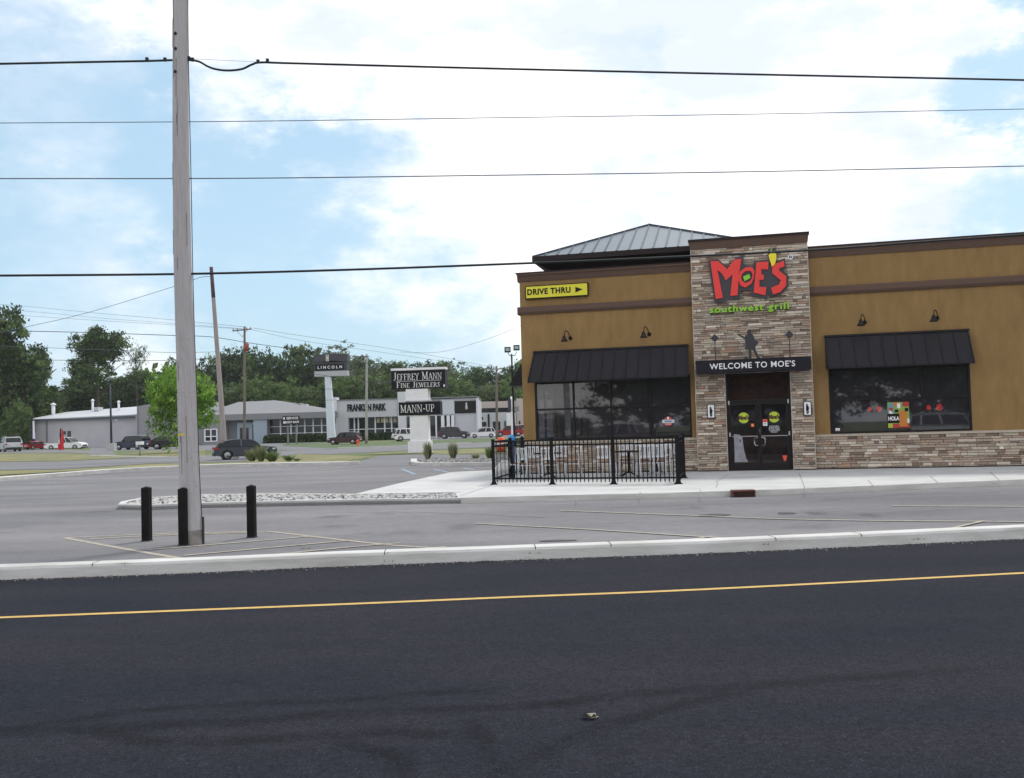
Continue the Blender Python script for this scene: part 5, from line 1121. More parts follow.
m_ = MB(); m_.box(dX(287)-.3, dX(287)+.3, 4.9, 5.2, Z(287, 412, Y2+5), Z(287, 405.5, Y2+5)); m_.build('roof_vent', M_white, ob)
m_ = MB(); m_.box(dX(203), dX(217), 2, 2.4, zf+.3, Z(210, 402.4, Y2+2)); m_.build('parapet', M_lgrey, ob)
# showroom FRANKLIN PARK
Y3 = 152; xa3, xb3 = X(333, Y3), X(478, Y3); fb = bld('showroom', 'pale grey flat-roofed car showroom with black Franklin Park lettering', xa3, Y3); d3 = lambda p_: X(p_, Y3)-xa3; z3 = lambda p_, q_: Z(p_, q_, Y3)
zt3, zb3 = z3(400, 399.3), z3(400, 416.3)
m_ = MB(); m_.box(0, d3(348.5), 0, 20, -.1, zb3); m_.box(0, d3(398), 0, 20, zb3, zt3); m_.box(d3(348.5), d3(398), 1.2, 20, -.1, zb3); m_.box(d3(398), d3(441), .8, 20, -.1, zt3-.05); m_.box(d3(441), d3(478), .3, 20, -.1, zt3-.1); m_.build('wall', M_lgrey, fb)
m_ = MB(); m_.box(-.15, d3(478)+.1, -.1, 20.1, zt3, zt3+.18); m_.build('roof_edge', M_fas, fb)
m_ = MB(); m_.box(-.3, d3(337.5), -.35, 2, -.1, z3(335, 397.3)); m_.box(d3(398.5), d3(406.5), -.3, 2, -.1, z3(402, 391.8)); m_.box(d3(476.8), d3(479), -.3, 3, -.1, z3(478, 398)); m_.build('pier', M_sign_white if False else mat('pier_pale', (.62, .63, .66), .8), fb)
m_ = MB(); m_.box(d3(348.7), d3(397.8), 1.1, 1.19, .4, zb3-.02); m_.box(d3(441.5), d3(455), .2, .29, .4, z3(448, 415.5)); m_.box(d3(407), d3(441), .7, .79, .4, z3(420, 416)); m_.build('window', M_bgl, fb)
m_ = MB()
for p_ in (353.5, 357.5, 365, 374.5, 384, 391): m_.box(d3(p_)-.1, d3(p_)+.1, .9, 1.09, 0, zb3-.02)
m_.box(d3(348.7), d3(397.8), .92, 1.085, z3(370, 429)-.06, z3(370, 429)+.06)
for p_ in (412, 420, 428, 436): m_.box(d3(p_)-.12, d3(p_)+.12, .5, .69, 0, z3(420, 416))
for p_ in (443, 448.5, 453): m_.box(d3(p_)-.25, d3(p_)+.25, .0, .19, 0, z3(448, 415.5))
m_.build('window_frame', M_white, fb)
m_ = MB()
for k in range(5): m_.box(d3(376+4.2*k), d3(379+4.2*k), .98, 1.05, z3(385, 422.5), z3(385, 417.5))
m_.build('cream_panel', mat('warm_panel', (.42, .38, .26), .7), fb)  # row of even cream-coloured panels
text_obj('lettering', 'FRANKLIN PARK', 1.5, M_sign_black, fb, (d3(366.8), -.06, z3(367, 407.8)), .05, .07, .98, sx=.56)
m_ = MB(); m_.box(d3(455.3), d3(476.6), .12, .29, z3(466, 413), z3(466, 400.8)); m_.build('dark_sign_panel', M_bronze, fb)
m_ = MB(); m_.lathe([(.1, 0), (.22, .15), (.2, .5), (.12, .75), (.16, .95), (.06, 1.15)], (d3(467), .05, z3(467, 409.6)), 6); m_.build('emblem', M_lgrey, fb)
m_ = MB(); m_.box(d3(441.5), d3(454.8), .12, .2, z3(448, 414.4), zt3-.3); m_.build('white_panel', mat('panel2', (.55, .58, .62), .7), fb)
# tan building
Y4 = 178; xa4, xb4 = X(479.5, Y4), X(560, Y4); tbd = bld('tan_building', 'tan flat-roofed building partly hidden by the restaurant corner', xa4, Y4); d4 = lambda p_: X(p_, Y4)-xa4; z4 = lambda p_, q_: Z(p_, q_, Y4)
m_ = MB(); m_.box(0, xb4-xa4, 0, 18, -.1, z4(500, 401.2)); m_.box(d4(517), d4(524), -.6, 3, -.1, z4(519, 398.5)); m_.build('wall', M_tan, tbd)
m_ = MB(); m_.box(.01, d4(517), -.08, -.001, z4(500, 412.4), z4(500, 407.8)); m_.box(d4(480.5), d4(483.5), -.3, -.201, z4(480, 419.8), z4(480, 417)); m_.box(d4(480.5), d4(486.5), -.3, -.201, z4(480, 426.5), z4(480, 422)); m_.box(d4(488), d4(490), -.3, -.201, z4(489, 428), z4(489, 414)); m_.box(d4(493), d4(500.5), -.3, -.201, z4(495, 433), z4(495, 421.5)); m_.box(d4(504.5), d4(506), -.3, -.201, z4(505, 432), z4(505, 421)); m_.box(d4(519), d4(520.5), -.7, -.601, z4(519, 430), z4(519, 421)); m_.build('window', M_bgl, tbd)
m_ = MB(); m_.box(.01, d4(507), -.2, -.0005, 0, z4(490, 412.6)); m_.build('lower_wall', M_lgrey, tbd)
m_ = MB(); m_.box(d4(507), d4(516), -.25, -.001, 0, z4(510, 413)); m_.build('white_wall', M_sign_white, tbd)
# hedges
def leaf_box(name, lab, x0, x1, y0, y1, h, n, s_, cols_, cat='hedge', seed=1):
    rr = random.Random(seed); m_ = MB()
    for k in range(n):
        p = Vector((rr.uniform(0, x1-x0), rr.uniform(0, y1-y0), rr.uniform(.05, h))); a, b2 = rr.uniform(0, 6.3), rr.uniform(-1, 1); s = s_*rr.uniform(.6, 1.3)
        u1 = Vector((cos(a), sin(a), b2*.5)).normalized()*s; v1 = Vector((-sin(a)*.4, cos(a)*.4, 1)).normalized()*s; c_ = rr.choice(cols_)
        m_.face([p-u1-v1, p+u1-v1, p+u1+v1, p-u1+v1], c_)
    o = m_.build(name, M_hedge, None, (x0, y0, 0), fix=False); tag(o, lab, cat); return o
HG = [(.03, .05, .02), (.03, .05, .018), (.04, .06, .02)]
leaf_box('hedge', 'low dark hedge under the office windows left of the white pylon', X(263, 147), X(326, 147), 147, 148.5, 1.1, 1500, .22, HG, seed=2)
leaf_box('hedge', 'low dark hedge in front of the showroom windows', X(349, 149), X(399, 149), 149, 150.4, 1.0, 1200, .22, HG, seed=3)

# ================================================================ BACKGROUND: SIGNS, POLES, SMALL THINGS
# jewelers sign
p = G(421.2, 452.4); js = thing('jewelers_sign', 'white pylon sign with black Jeffrey Mann fine jewelers and Mann-up panels', 'sign', (p.x, p.y, 0), radians(-6)); SY = p.y; k_ = SY/950
def jz(py_): return CAM_Z-(py_-428.3)*k_
def jx(px_): return (px_-420.5)*k_
M_pyl = mat('pylon_white', (.80, .80, .83), .8, var=.05, vscale=2)
m_ = MB(); m_.box(jx(408.5), jx(431), -.45, .45, 0, jz(441)); m_.build('plinth', M_pyl, js)
m_ = MB(); m_.box(jx(410.7), jx(429.3), -.36, .36, jz(441), jz(400.5)); m_.build('pillar', M_pyl, js)
m_ = MB(); m_.box(jx(407.5), jx(430), -.40, .40, jz(400.5), jz(389)); m_.box(jx(406.5), jx(430.8), -.44, .44, jz(401), jz(399.3)); m_.build('neck', M_pyl, js)
m_ = MB(); m_.box(jx(393.2), jx(447.8), -.42, .42, jz(389), jz(370.3)); tp_ = m_.build('upper_panel', M_sign_black, js)
m_ = MB(); m_.box(jx(392.9), jx(448.1), -.45, .45, jz(370.3), jz(368)); m_.build('cap', M_pyl, js)
m_ = MB(); m_.box(jx(400), jx(442), -.44, .44, jz(415.2), jz(402)); m_.build('lower_panel', M_sign_black, js)
lo_, w1 = serif_text('lettering', 'Jeffrey Mann', .54, M_sign_white, js, (jx(420), -.44, jz(380.0)), .03, .82)
lo_.scale = ((jx(442.3)-jx(392.8))/w1, 1, 1)
l2, w2 = serif_text('lettering', 'Fine Jewelers', .40, M_sign_white, js, (jx(420.6), -.44, jz(387.6)), .03, .80); l2.scale = ((jx(440)-jx(396))/w2, 1, 1)
m_ = MB(); m_.box(jx(398), jx(443.6), -.445, -.421, jz(381.2), jz(380.9)); m_.build('rule_line', M_sign_white, js)
l3, w3 = serif_text('lettering', 'MANN-UP', .52, M_sign_white, js, (jx(419.5), -.46, jz(412.3)), .03, 1); l3.scale = ((jx(434.5)-jx(399.5))/w3, 1, 1)
m_ = MB(); m_.box(jx(446), jx(447.2), -.5, -.425, jz(388), jz(385.5)); m_.build('corner_bracket', M_sign_white, js)
# pylon sign LINCOLN
p = G(331.4, 442.8); ls = thing('pylon_sign', 'tall white flared pylon carrying a dark Lincoln sign box', 'sign', (p.x, p.y, 0), radians(-5)); k2 = p.y/950
lx = lambda q: (q-330)*k2; lz = lambda q: CAM_Z-(q-430.9)*k2
m_ = MB(); rows = [(442.8, 326.2, 334.6), (438, 326.3, 334.2), (425, 326.1, 333.6), (412, 325.9, 333.0), (400, 325.7, 332.2), (388, 325.4, 331.3), (376.5, 325.2, 330.8)]
m_.grid([[(lx(a), -.35, lz(q)), (lx(b2), -.35, lz(q)), (lx(b2), .35, lz(q)), (lx(a), .35, lz(q))] for q, a, b2 in rows], smooth=False); m_.build('pylon', mat('pylon_blue_white', (.62, .68, .74), .6), ls)
m_ = MB(); 
for q in (389, 400): m_.box(lx(325), lx(331.8 if q < 395 else 332.6), -.37, .37, lz(q+.35), lz(q))
m_.build('seam', M_fas, ls)
m_ = MB(); m_.grid([[(lx(315+34*f), -.5-.25*sin(pi*f), lz(362.5-1.2*sin(pi*f))), (lx(315+34*f), .5, lz(362.5)), (lx(315+34*f), .5, lz(355.0)), (lx(315+34*f), -.5-.25*sin(pi*f), lz(355.2-1.3*sin(pi*f)))] for f in [i/10 for i in range(11)]], smooth=False); m_.build('upper_cabinet', mat('cabinet_plum', (.045, .045, .06), .5), ls)
m_ = MB(); m_.box(lx(315), lx(348.5), -.48, .48, lz(371.3), lz(362.6)); m_.build('text_cabinet', M_charcoal, ls)
m_ = MB(); m_.box(lx(316), lx(345.5), -.50, -.481, lz(370.5), lz(364.3)); m_.build('text_panel', M_sign_black, ls)
m_ = MB(); m_.box(lx(315), lx(348.8), -.5, .5, lz(376.4), lz(371.35)); m_.build('base_bar', mat('bar_pale', (.42, .43, .45), .6), ls)
text_obj('lettering', 'LINCOLN', .55, M_sign_white, ls, (lx(331), -.51, lz(367.6)), .01, .012, 1.72, sx=1.0)
m_ = MB(); a_ = .16; z0_, z1_ = lz(361.6), lz(355.2); cx_ = lx(329.3)
for q in (rect(cx_-.2, cx_-.12, z0_, z1_), rect(cx_+.12, cx_+.2, z0_, z1_)): m_.prism(q, -.86, -.76)
for q in (rect(cx_-.12, cx_+.12, z0_, z0_+.08), rect(cx_-.12, cx_+.12, z1_-.08, z1_)): m_.prism(q, -.859, -.76)
m_.prism([(cx_-.11, (z0_+z1_)/2), (cx_, z0_+.12), (cx_+.11, (z0_+z1_)/2), (cx_, z1_-.12)], -.857, -.76); m_.build('emblem', mat('emblem_cream', (.66, .66, .56), .5), ls)
# small black directional sign
p = G(292, 444.5); dsn = thing('directional_sign', 'small black two-line sign on two posts in front of the office', 'sign', (p.x, p.y, 0)); k3 = p.y/950; sx3 = lambda q: (q-292)*k3; sz3 = lambda q: CAM_Z-(q-431.9)*k3
m_ = MB(); m_.box(sx3(283.3), sx3(300), -.1, .1, sz3(424.6), sz3(416)); m_.build('panel', M_sign_black, dsn)
for q in (287.8, 296.2): m_ = MB(); m_.box(sx3(q)-.09, sx3(q)+.09, .101, .25, 0, sz3(418)); m_.build('post', M_fas, dsn)
text_obj('lettering', 'SERVICE', .44, M_sign_white, dsn, (sx3(293), -.11, sz3(418.3)), .005, .012, 1.05, sx=.95); text_obj('lettering', 'BODY SHOP', .40, M_sign_white, dsn, (sx3(292.8), -.11, sz3(422.3)), .005, .012, 1.0, sx=.85)
for q in (418.3, 422.3): m_ = MB(); m_.box(sx3(284), sx3(285.6), -.112, -.101, sz3(q)-.15, sz3(q)+.15); m_.build('arrow_square', M_sign_white, dsn)

def pole(name, lab, base, top, r0, r1, mt, cat='utility pole'):
    t_ = thing(name, lab, cat, base); d = top-base; n = 10
    m_ = MB(); m_.tube([d*(k/n) for k in range(n+1)], [r0+(r1-r0)*k/n for k in range(n+1)], 10); m_.build('pole_shaft', mt, t_); return t_
b_ = G(225.4, 459.8); tp = atY(211.2, 267.2, b_.y+.3); lp_ = pole('leaning_pole', 'pale wooden pole leaning left, with dark rust-red stains at both ends', b_, tp, .19, .11, mat('pale_pole', (.36, .34, .33), .95, col2=(.26, .22, .2), vscale=4, stretch=(6, 6, .4)))
d = tp-b_; m_ = MB(); m_.tube([d*f for f in (.0, .03, .06, .10)], [.195, .194, .192, .190], 10); m_.build('stained_foot', mat('rust_stain', (.17, .08, .06), .95, col2=(.28, .22, .2), vscale=3), lp_)
m_ = MB(); m_.tube([d*f for f in (.84, .9, .95, 1.001)], [.126, .121, .116, .113], 10); m_.build('stained_top', mat('dark_stain', (.05, .025, .03), .95, col2=(.13, .10, .10), vscale=3), lp_)
b_ = Vector((atY(244.3, 440, 100).x, 100, 0)); tp = Vector((atY(244.6, 327, 100).x, 100, atY(244.6, 326.5, 100).z)); up2 = pole('crossarm_pole', 'brown wooden utility pole with a crossarm and a red transformer box', b_, tp, .16, .11, M_wood2)
ht = tp.z; m_ = MB(); m_.bar((-1.0, -.15, ht-.45), (1.0, -.15, ht-.30), .12, .12); m_.build('crossarm', M_wood2, up2)
m_ = MB(); m_.tube([(-.6, -.15, ht-.4), (0, -.1, ht-1.1), (.6, -.15, ht-.35)], .03, 5); m_.build('brace', M_fas, up2)
for x_ in (-.92, -.5, .5, .92): m_ = MB(); m_.lathe([(.05, 0), (.07, .08), (.04, .2), (0, .22)], (x_, -.15, ht-.36+x_*.07), 8); m_.build('insulator', M_fas, up2)
m_ = MB(); m_.lathe([(.0, -.45), (.24, -.43), (.26, .36), (.16, .44), (0, .45)], (.42, -.1, ht-2.2), 12); m_.build('transformer', mat('brick_red', (.30, .07, .05), .6), up2)
b_ = G(366.4, 443.6); tp = atY(366.8, 354, b_.y); up3 = pole('concrete_pole', 'plain pale grey pole standing in front of the showroom', b_, tp, .19, .13, mat('pole_pale', (.36, .35, .33), .9))
m_ = MB(); m_.bar((-.6, -.1, tp.z-.3), (.6, -.1, tp.z-.3), .1, .1); m_.build('bracket', M_fas, up3)
b_ = G(497, 438.8); tp = atY(496.4, 366, b_.y); up4 = pole('utility_pole', 'thin brown utility pole between the white SUV and the red SUV', b_, tp, .2, .14, M_wood2)
m_ = MB(); m_.bar((-1.0, 0, tp.z-.4), (1.0, 0, tp.z-.4), .12, .12); m_.build('crossarm', M_wood2, up4)
# twin head lot lamp
b_ = Vector((atY(514.6, 440, 80).x, 80, 0)); tz = atY(514.3, 354, 80).z; tl = pole('lot_lamp', 'dark lamp post with two square floodlight heads by the restaurant corner', b_, Vector((b_.x-.05, 80, tz)), .10, .07, M_black, 'lamp post')
for sx_, dz in ((-1, .35), (1, .5)):
    m_ = MB(); m_.tube([(0, 0, tz-.15), (.25*sx_, 0, tz-.1), (.38*sx_, 0, tz+.2)], .035, 6); m_.build('arm', M_black, tl)
    m_ = MB(); m_.box(.38*sx_-.26, .38*sx_+.26, -.15, .12, tz+dz-.2, tz+dz+.25); hd = m_.build('lamp_head', M_black, tl)
    m_ = MB(); m_.box(.38*sx_-.17, .38*sx_+.17, -.17, -.151, tz+dz-.1, tz+dz+.16); m_.build('lens', mat('lens_grey', (.35, .42, .42), .4), hd)
# banner post beside it
b_ = Vector((atY(512.3, 438, 95).x, 95, 0)); bpst = pole('sign_post', 'white square post with a small dark sign beside the lot lamp', b_, Vector((b_.x, 95, atY(512.3, 396.5, 95).z)), .10, .10, M_white, 'sign post')
zz_ = lambda q: CAM_Z-(q-426)*.1
m_ = MB(); m_.box(-.35, -.02, -.16, -.1, zz_(411.5), zz_(399.5)); m_.build('dark_sign', M_charcoal, bpst); m_ = MB(); m_.box(.1, .75, -.16, -.1, zz_(412), zz_(407)); m_.build('side_sign', M_fas, bpst)
# lamp post left
b_ = G(111.5, 451.0); ll = thing('lot_lamp', 'dark lamp post on a square concrete block in front of the warehouse', 'lamp post', (b_.x, b_.y, 0)); k4 = b_.y/950
m_ = MB(); m_.box(-.46, .46, -.46, .46, 0, .95); m_.build('concrete_block', mat('block', (.42, .42, .41), .9), ll)
m_ = MB(); m_.tube([(0, 0, .95), (-.08, 0, 8.6)], [.15, .09], 8); m_.build('pole_shaft', mat('pole_slate', (.03, .045, .06), .6), ll)
m_ = MB(); m_.lathe([(0, 0), (.45, .05), (.55, .16), (.4, .28), (0, .3)], (-.08, 0, 8.6), 12); m_.build('lamp_head', mat('lamp_head_grey', (.16, .2, .22), .5), ll)
# mailbox-like sign
b_ = G(140, 457.0); mb_ = thing('mailbox', 'small white box on a thin post on the dry grass', 'mailbox', (b_.x, b_.y, 0)); m_ = MB(); m_.tube([(0, 0, 0), (0, 0, 1.0)], .05, 6); m_.build('post', M_fas, mb_)
m_ = MB(); m_.box(-.26, .26, -.2, .2, 1.0, 1.26); m_.build('box', M_white, mb_)
# feather banners
def banner(lab, px_, pb_, pt_, wpx, cols_):
    b_ = G(px_, pb_); kk = b_.y/950; h = (pb_-pt_)*kk; ww = wpx*kk; t_ = thing('feather_banner', lab, 'flag banner', (b_.x, b_.y, 0), 0, 'feather banners by the warehouse')
    m_ = MB(); m_.tube([(0, 0, 0), (0, 0, h*.75), (ww*.15, 0, h*.95), (ww*.6, 0, h)], .035, 5); m_.build('mast', M_black, t_)
    for k, (z0, z1, cc, x0f, x1f) in enumerate(cols_):
        m_ = MB(); m_.grid([[(ww*x0f, .01*k-.01, h*z0), (ww*x1f, .01*k-.01, h*z0), (ww*x1f, .01*k+.0, h*z0), (ww*x0f, .01*k, h*z0)], [(ww*x0f, .01*k-.01, h*z1), (ww*x1f*.8, .01*k-.01, h*z1), (ww*x1f*.8, .01*k, h*z1), (ww*x0f, .01*k, h*z1)]], smooth=False); m_.build('cloth', cc, t_)
M_navy = mat('navy_cloth', (.03, .03, .14), .8); M_redc = mat('red_cloth', (.55, .02, .03), .8)
banner('tall blue, white and purple feather banner at the end of the warehouse', 31.5, 449.5, 416, 4, [(.08, .32, M_navy, .1, 1.1), (.32, .85, M_white, .35, .95), (.32, .95, M_navy, .02, .34), (.5, .9, M_charcoal, .95, 1.1)])
banner('short red and black feather banner in front of the white pickup', 60, 450.5, 428.3, 4.5, [(.03, .30, M_redc, -.45, 1.0), (.30, .60, M_redc, .1, .98), (.60, .93, M_redc, .38, .9), (.32, .98, M_sign_black, .02, .36)])
# concrete block, hydrant, traffic drum
b_ = G(234.5, 458.6); m_ = MB(); m_.grid([[(-.38, -.2, 0), (.38, -.2, 0), (.38, .2, 0), (-.38, .2, 0)], [(-.36, -.18, .36), (.36, -.18, .36), (.36, .18, .36), (-.36, .18, .36)]], smooth=False); tag(m_.build('concrete_block', mat('block', (.42, .42, .41), .9), None, (b_.x, b_.y, 0)), 'small pale concrete block at the foot of the leaning pole', 'concrete block')
b_ = G(357.8, 445.3); hyd = thing('fire_hydrant', 'small orange-red fire hydrant on the verge beside the brown SUV', 'hydrant', (b_.x, b_.y, 0)); 
m_ = MB(); m_.lathe([(.24, 0), (.24, .06), (.16, .08), (.16, .55), (.2, .6), (.14, .72), (.0, .80)], n=12); m_.build('barrel', M_orange, hyd); m_ = MB(); m_.lathe([(.09, -.3), (.09, .3)], (0, 0, .45), 8, axis='x'); m_.build('nozzle', M_orange, hyd); hyd.scale = (.8, .8, .8)
b_ = Vector((atY(501, 440, 62).x, 62, 0)); td = thing('traffic_drum', 'orange traffic drum showing just above the left end of the patio fence', 'traffic drum', b_); m_ = MB(); m_.lathe([(.30, 0), (.29, .3), (.26, .6), (.22, .95), (.0, .97)], n=16); m_.build('drum', M_orange, td); m_ = MB(); m_.lathe([(.283, .45), (.276, .6)], n=16); m_.build('white_band', M_sign_white, td); m_ = MB(); m_.lathe([(.4, 0), (.4, .05)], n=16); m_.build('rubber_base', M_black, td)
# parking stops / bits of pale kerb
# ornamental grasses
def tuft(lab, px_, pb_, pt_, wpx, cols_, seed, n=420, name='ornamental_grass'):
    b_ = G(px_, pb_); kk = b_.y/950; h = (pb_-pt_)*kk; ww = wpx*kk/2; rr = random.Random(seed); m_ = MB()
    for k in range(int(n*.9)):
        a = rr.uniform(0, 6.3); r0 = rr.uniform(0, ww*.35); hh = h*rr.uniform(.35, 1.0)*rr.uniform(.8, 1.05); le = rr.uniform(.1, 1.25)*ww; c_ = rr.choice(cols_); ws = .014
        x0, y0_ = r0*cos(a), r0*sin(a); x1, y1 = x0+le*cos(a)*.5, y0_+le*sin(a)*.5; x2, y2 = x0+le*cos(a), y0_+le*sin(a); q = Vector((-sin(a+.8), cos(a+.8), 0))*ws
        P0, P1, P2 = Vector((x0, y0_, 0)), Vector((x1, y1, hh*.6)), Vector((x2, y2, hh))
        m_.face([P0-q, P0+q, P1+q, P1-q], c_); m_.face([P1-q, P1+q, P2+q*.4, P2-q*.4], tuple(v*1.25 for v in c_) if hh > h*.8 else c_)
    tag(m_.build(name, M_hedge, None, (b_.x, b_.y, 0.05), fix=False), lab, 'grass clump', 'ornamental grass clumps')
GG = [(.14, .20, .06), (.17, .23, .08), (.20, .25, .11), (.10, .14, .05)]; GP = [(.36, .28, .23), (.22, .24, .13), (.33, .31, .22), (.2, .22, .11)]
tuft('tall grass clump in front of the white jewelers sign', 428, 461, 442, 8, GG+GP, 1); tuft('tall grass clump with reddish plumes, right of the jewelers sign', 453.2, 460.5, 442.5, 8, GG+GP, 2)
tuft('short pale grass clump between the plumed clump and the fence', 476, 460.5, 454, 9, GP, 3, 200); tuft('green grass clump beside the fence corner post', 489.5, 461, 447, 7, GG, 4)
tuft('greyish grass clump directly right of the leaning pole', 252, 462, 449, 13, GP+GG, 5); tuft('tallest plumed grass clump in front of the dark crossover', 261, 462.3, 444.5, 13, GP+GG, 6); tuft('dense green grass clump at the front of the dark crossover', 272, 462.3, 451, 14, GG, 7)
tuft('small green grass clump on the dry strip, further right', 289, 461.8, 455, 12, GG, 8, 260); tuft('tiny green grass clump, rightmost on the dry strip', 297, 461.8, 458.5, 9, GG, 9, 160)

# ================================================================ TREES
def crown_mesh(name, seed, nclump, per, leaf, cols_, flat=1.0, spread=1.0, hollow=.45, broad=False):
    """unit crown: radius about 1, centred on the origin; leaf clumps spread through its volume with gaps between them"""
    rr = random.Random(seed); m_ = MB(); lobes = []
    for k in range(9):
        a = rr.uniform(0, 6.3); z = rr.uniform(-.55, .75); r_ = rr.uniform(.25, .62)*sqrt(max(.1, 1-z*z*.7)); lobes.append((Vector((r_*cos(a), r_*sin(a), z)), rr.uniform(.26, .46)))
    lobes += [(Vector((0, 0, .1)), .55), (Vector((0, 0, -.35)), .5)]
    if broad:
        lobes = [(Vector((.55*cos(a), .55*sin(a), z)), r_) for a, z, r_ in [(rr.uniform(0, 6.3), rr.uniform(-.5, .48), rr.uniform(.34, .50)) for _ in range(12)]]+[(Vector((0, 0, .35)), .6), (Vector((0, 0, -.3)), .7)]
    for c in range(nclump):
        L0, lr_ = rr.choice(lobes); d = Vector((rr.gauss(0, 1), rr.gauss(0, 1), rr.gauss(0, 1))).normalized(); cc = L0+d*lr_*rr.uniform(hollow, 1.02)*spread; cr_ = rr.uniform(.05, .13)
        base = rr.choice(cols_); k = rr.uniform(.65, 1.35)
        for q in range(per):
            d = Vector((rr.gauss(0, 1), rr.gauss(0, 1), rr.gauss(0, .7))); p = cc+d*cr_*.6; a = Vector((rr.gauss(0, 1), rr.gauss(0, 1), rr.gauss(0, 1))).normalized(); b2 = a.orthogonal().normalized(); b3 = a.cross(b2); s = leaf*rr.uniform(.6, 1.4); j = k*rr.uniform(.8, 1.2)
            m_.face([p-b2*s, p+b3*s*.55, p+b2*s, p-b3*s*.55], tuple(v*j for v in base))
    me_o = m_.build(name, M_leaf, fix=False); me = me_o.data; bpy.data.objects.remove(me_o); return me
DK = [(.048, .078, .032), (.062, .098, .040), (.078, .120, .047)]; MD = [(.09, .145, .045), (.115, .18, .055), (.135, .195, .07)]; GY = [(.13, .155, .095), (.155, .185, .115), (.11, .14, .075)]; LT = [(.15, .29, .035), (.20, .37, .05), (.115, .24, .035), (.24, .38, .07)]
CR = {'d1': crown_mesh('crown', 21, 520, 26, .036, DK, broad=True), 'd2': crown_mesh('crown', 22, 520, 26, .036, DK+MD, broad=True), 'm1': crown_mesh('crown', 23, 480, 26, .036, MD, broad=True), 'm2': crown_mesh('crown', 24, 480, 26, .036, MD+GY, broad=True), 'g1': crown_mesh('crown', 25, 420, 22, .034, GY, hollow=.5, broad=True),
      'lace': crown_mesh('crown', 26, 210, 24, .026, DK+MD, spread=1.15, hollow=.6), 'big': crown_mesh('crown', 27, 900, 30, .030, DK+MD), 'lt': crown_mesh('crown', 28, 640, 26, .032, LT, spread=1.12, broad=True)}
def tree(lab, xy, r_, z0, z1, key, seed, group=None, name='broadleaf_tree', trunk=.25):
    rr = random.Random(seed); t_ = thing(name, lab, 'tree', (xy[0], xy[1], 0), 0, group)
    m_ = MB(); h = z0+(z1-z0)*.75; m_.tube(catmull([(0, 0, -.2), (rr.uniform(-.15, .15)*r_*.3, 0, h*.35), (rr.uniform(-.2, .2)*r_*.3, 0, h*.7), (0, 0, h)], 3), [trunk*(1-.8*k/9) for k in range(10)], 8)
    for k in range(6):
        a = rr.uniform(0, 6.3); zs = z0+(z1-z0)*rr.uniform(-.05, .5); m_.tube([(0, 0, zs), (r_*.35*cos(a), r_*.35*sin(a), zs+(z1-z0)*.14), (r_*.75*cos(a), r_*.75*sin(a), zs+(z1-z0)*.3)], [trunk*.45, trunk*.3, trunk*.08], 6)
    m_.build('trunk', M_bark, t_)
    c = bpy.data.objects.new('crown', CR[key]); COL.objects.link(c); c.parent = t_; c.location = (0, 0, (z0+z1)/2); c.scale = (r_, r_, (z1-z0)/2); c.rotation_euler = (0, 0, rr.uniform(0, 6.3))
    return t_
def ptree(lab, px_, wpx, ptop_, pbot, Y, key, seed, **kw):
    hz_ = 440-.028*px_; k_ = Y/950
    return tree(lab, (X(px_, Y), Y), wpx*k_/2, CAM_Z+(hz_-pbot)*k_, CAM_Z+(hz_-ptop_)*k_, key, seed, **kw)
ptree('bright lime green young tree behind the utility pole', 183, 70, 360, 452, 92, 'lt', 41, name='young_tree', trunk=.16)
ptree('huge dark tree at the left edge', -12, 92, 296, 425, 165, 'big', 42, trunk=.6)
ptree('dark leafy tree bulging right below the huge left-edge tree', 26, 76, 338, 428, 168, 'big', 49, trunk=.4)
ptree('dark lower tree under the huge one at the left edge', 34, 60, 366, 430, 172, 'd2', 43, trunk=.4)
ptree('dark green bush-shaped tree behind the silver SUV', 17, 34, 398, 448, 158, 'm1', 44, trunk=.25)
ptree('tall feathery tree rising behind the warehouse roof', 99, 62, 325, 392, 190, 'big', 45, trunk=.4)
ptree('small wispy tree just right of the tall feathery one', 137, 26, 340, 382, 192, 'lace', 46, trunk=.2)
back_ = [(-20, 80, 345, 450, 'd1', 205), (70, 54, 380, 442, 'd1', 200), (100, 50, 368, 440, 'd2', 200), (130, 56, 366, 440, 'd1', 200), (160, 50, 362, 440, 'd2', 205), (45, 46, 392, 445, 'd2', 200), (192, 40, 352, 430, 'd1', 230), (214, 34, 346, 425, 'd2', 235), (236, 40, 341, 420, 'd1', 240), (262, 30, 349, 425, 'd2', 236), (280, 34, 346, 420, 'd1', 240), (304, 44, 338, 420, 'd2', 238), (326, 30, 347, 420, 'm2', 236),
         (345, 48, 339, 405, 'g1', 240), (372, 30, 353, 410, 'm2', 244), (396, 30, 355, 410, 'd2', 246), (418, 28, 358, 410, 'd1', 248), (441, 24, 356, 400, 'd2', 250), (458, 26, 357, 405, 'g1', 250), (476, 22, 363, 405, 'd2', 248), (500, 34, 362, 425, 'd1', 235), (522, 34, 353, 420, 'd2', 232)]
desc = ['dark tree at the very left edge behind all others', 'dark tree above the red flag banner', 'dark dense tree behind the roof vents', 'dark tree behind the right end of the white roof', 'dark tree behind the lime green one', 'low dark tree in the gap left of the feathery tree', 'dark tree just right of the big utility pole', 'dark tree behind the leaning pole', 'dark tree behind the crossarm pole', 'dark notch tree right of the crossarm pole', 'dark tree above the office roof peak', 'rounded dark tree left of the dark sign box', 'mid green tree right behind the dark sign box',
        'greyish loose tree rising right of the dark sign box', 'mid green tree behind the plain grey pole', 'dark tree above the left end of the jewelers sign', 'dark tree above the middle of the jewelers sign', 'dark pointed tree above the right end of the jewelers sign', 'greyish loose tree right of the jewelers sign', 'small dark tree left of the thin brown pole', 'dark tree behind the thin brown pole', 'dark tree behind the twin lot lamp']
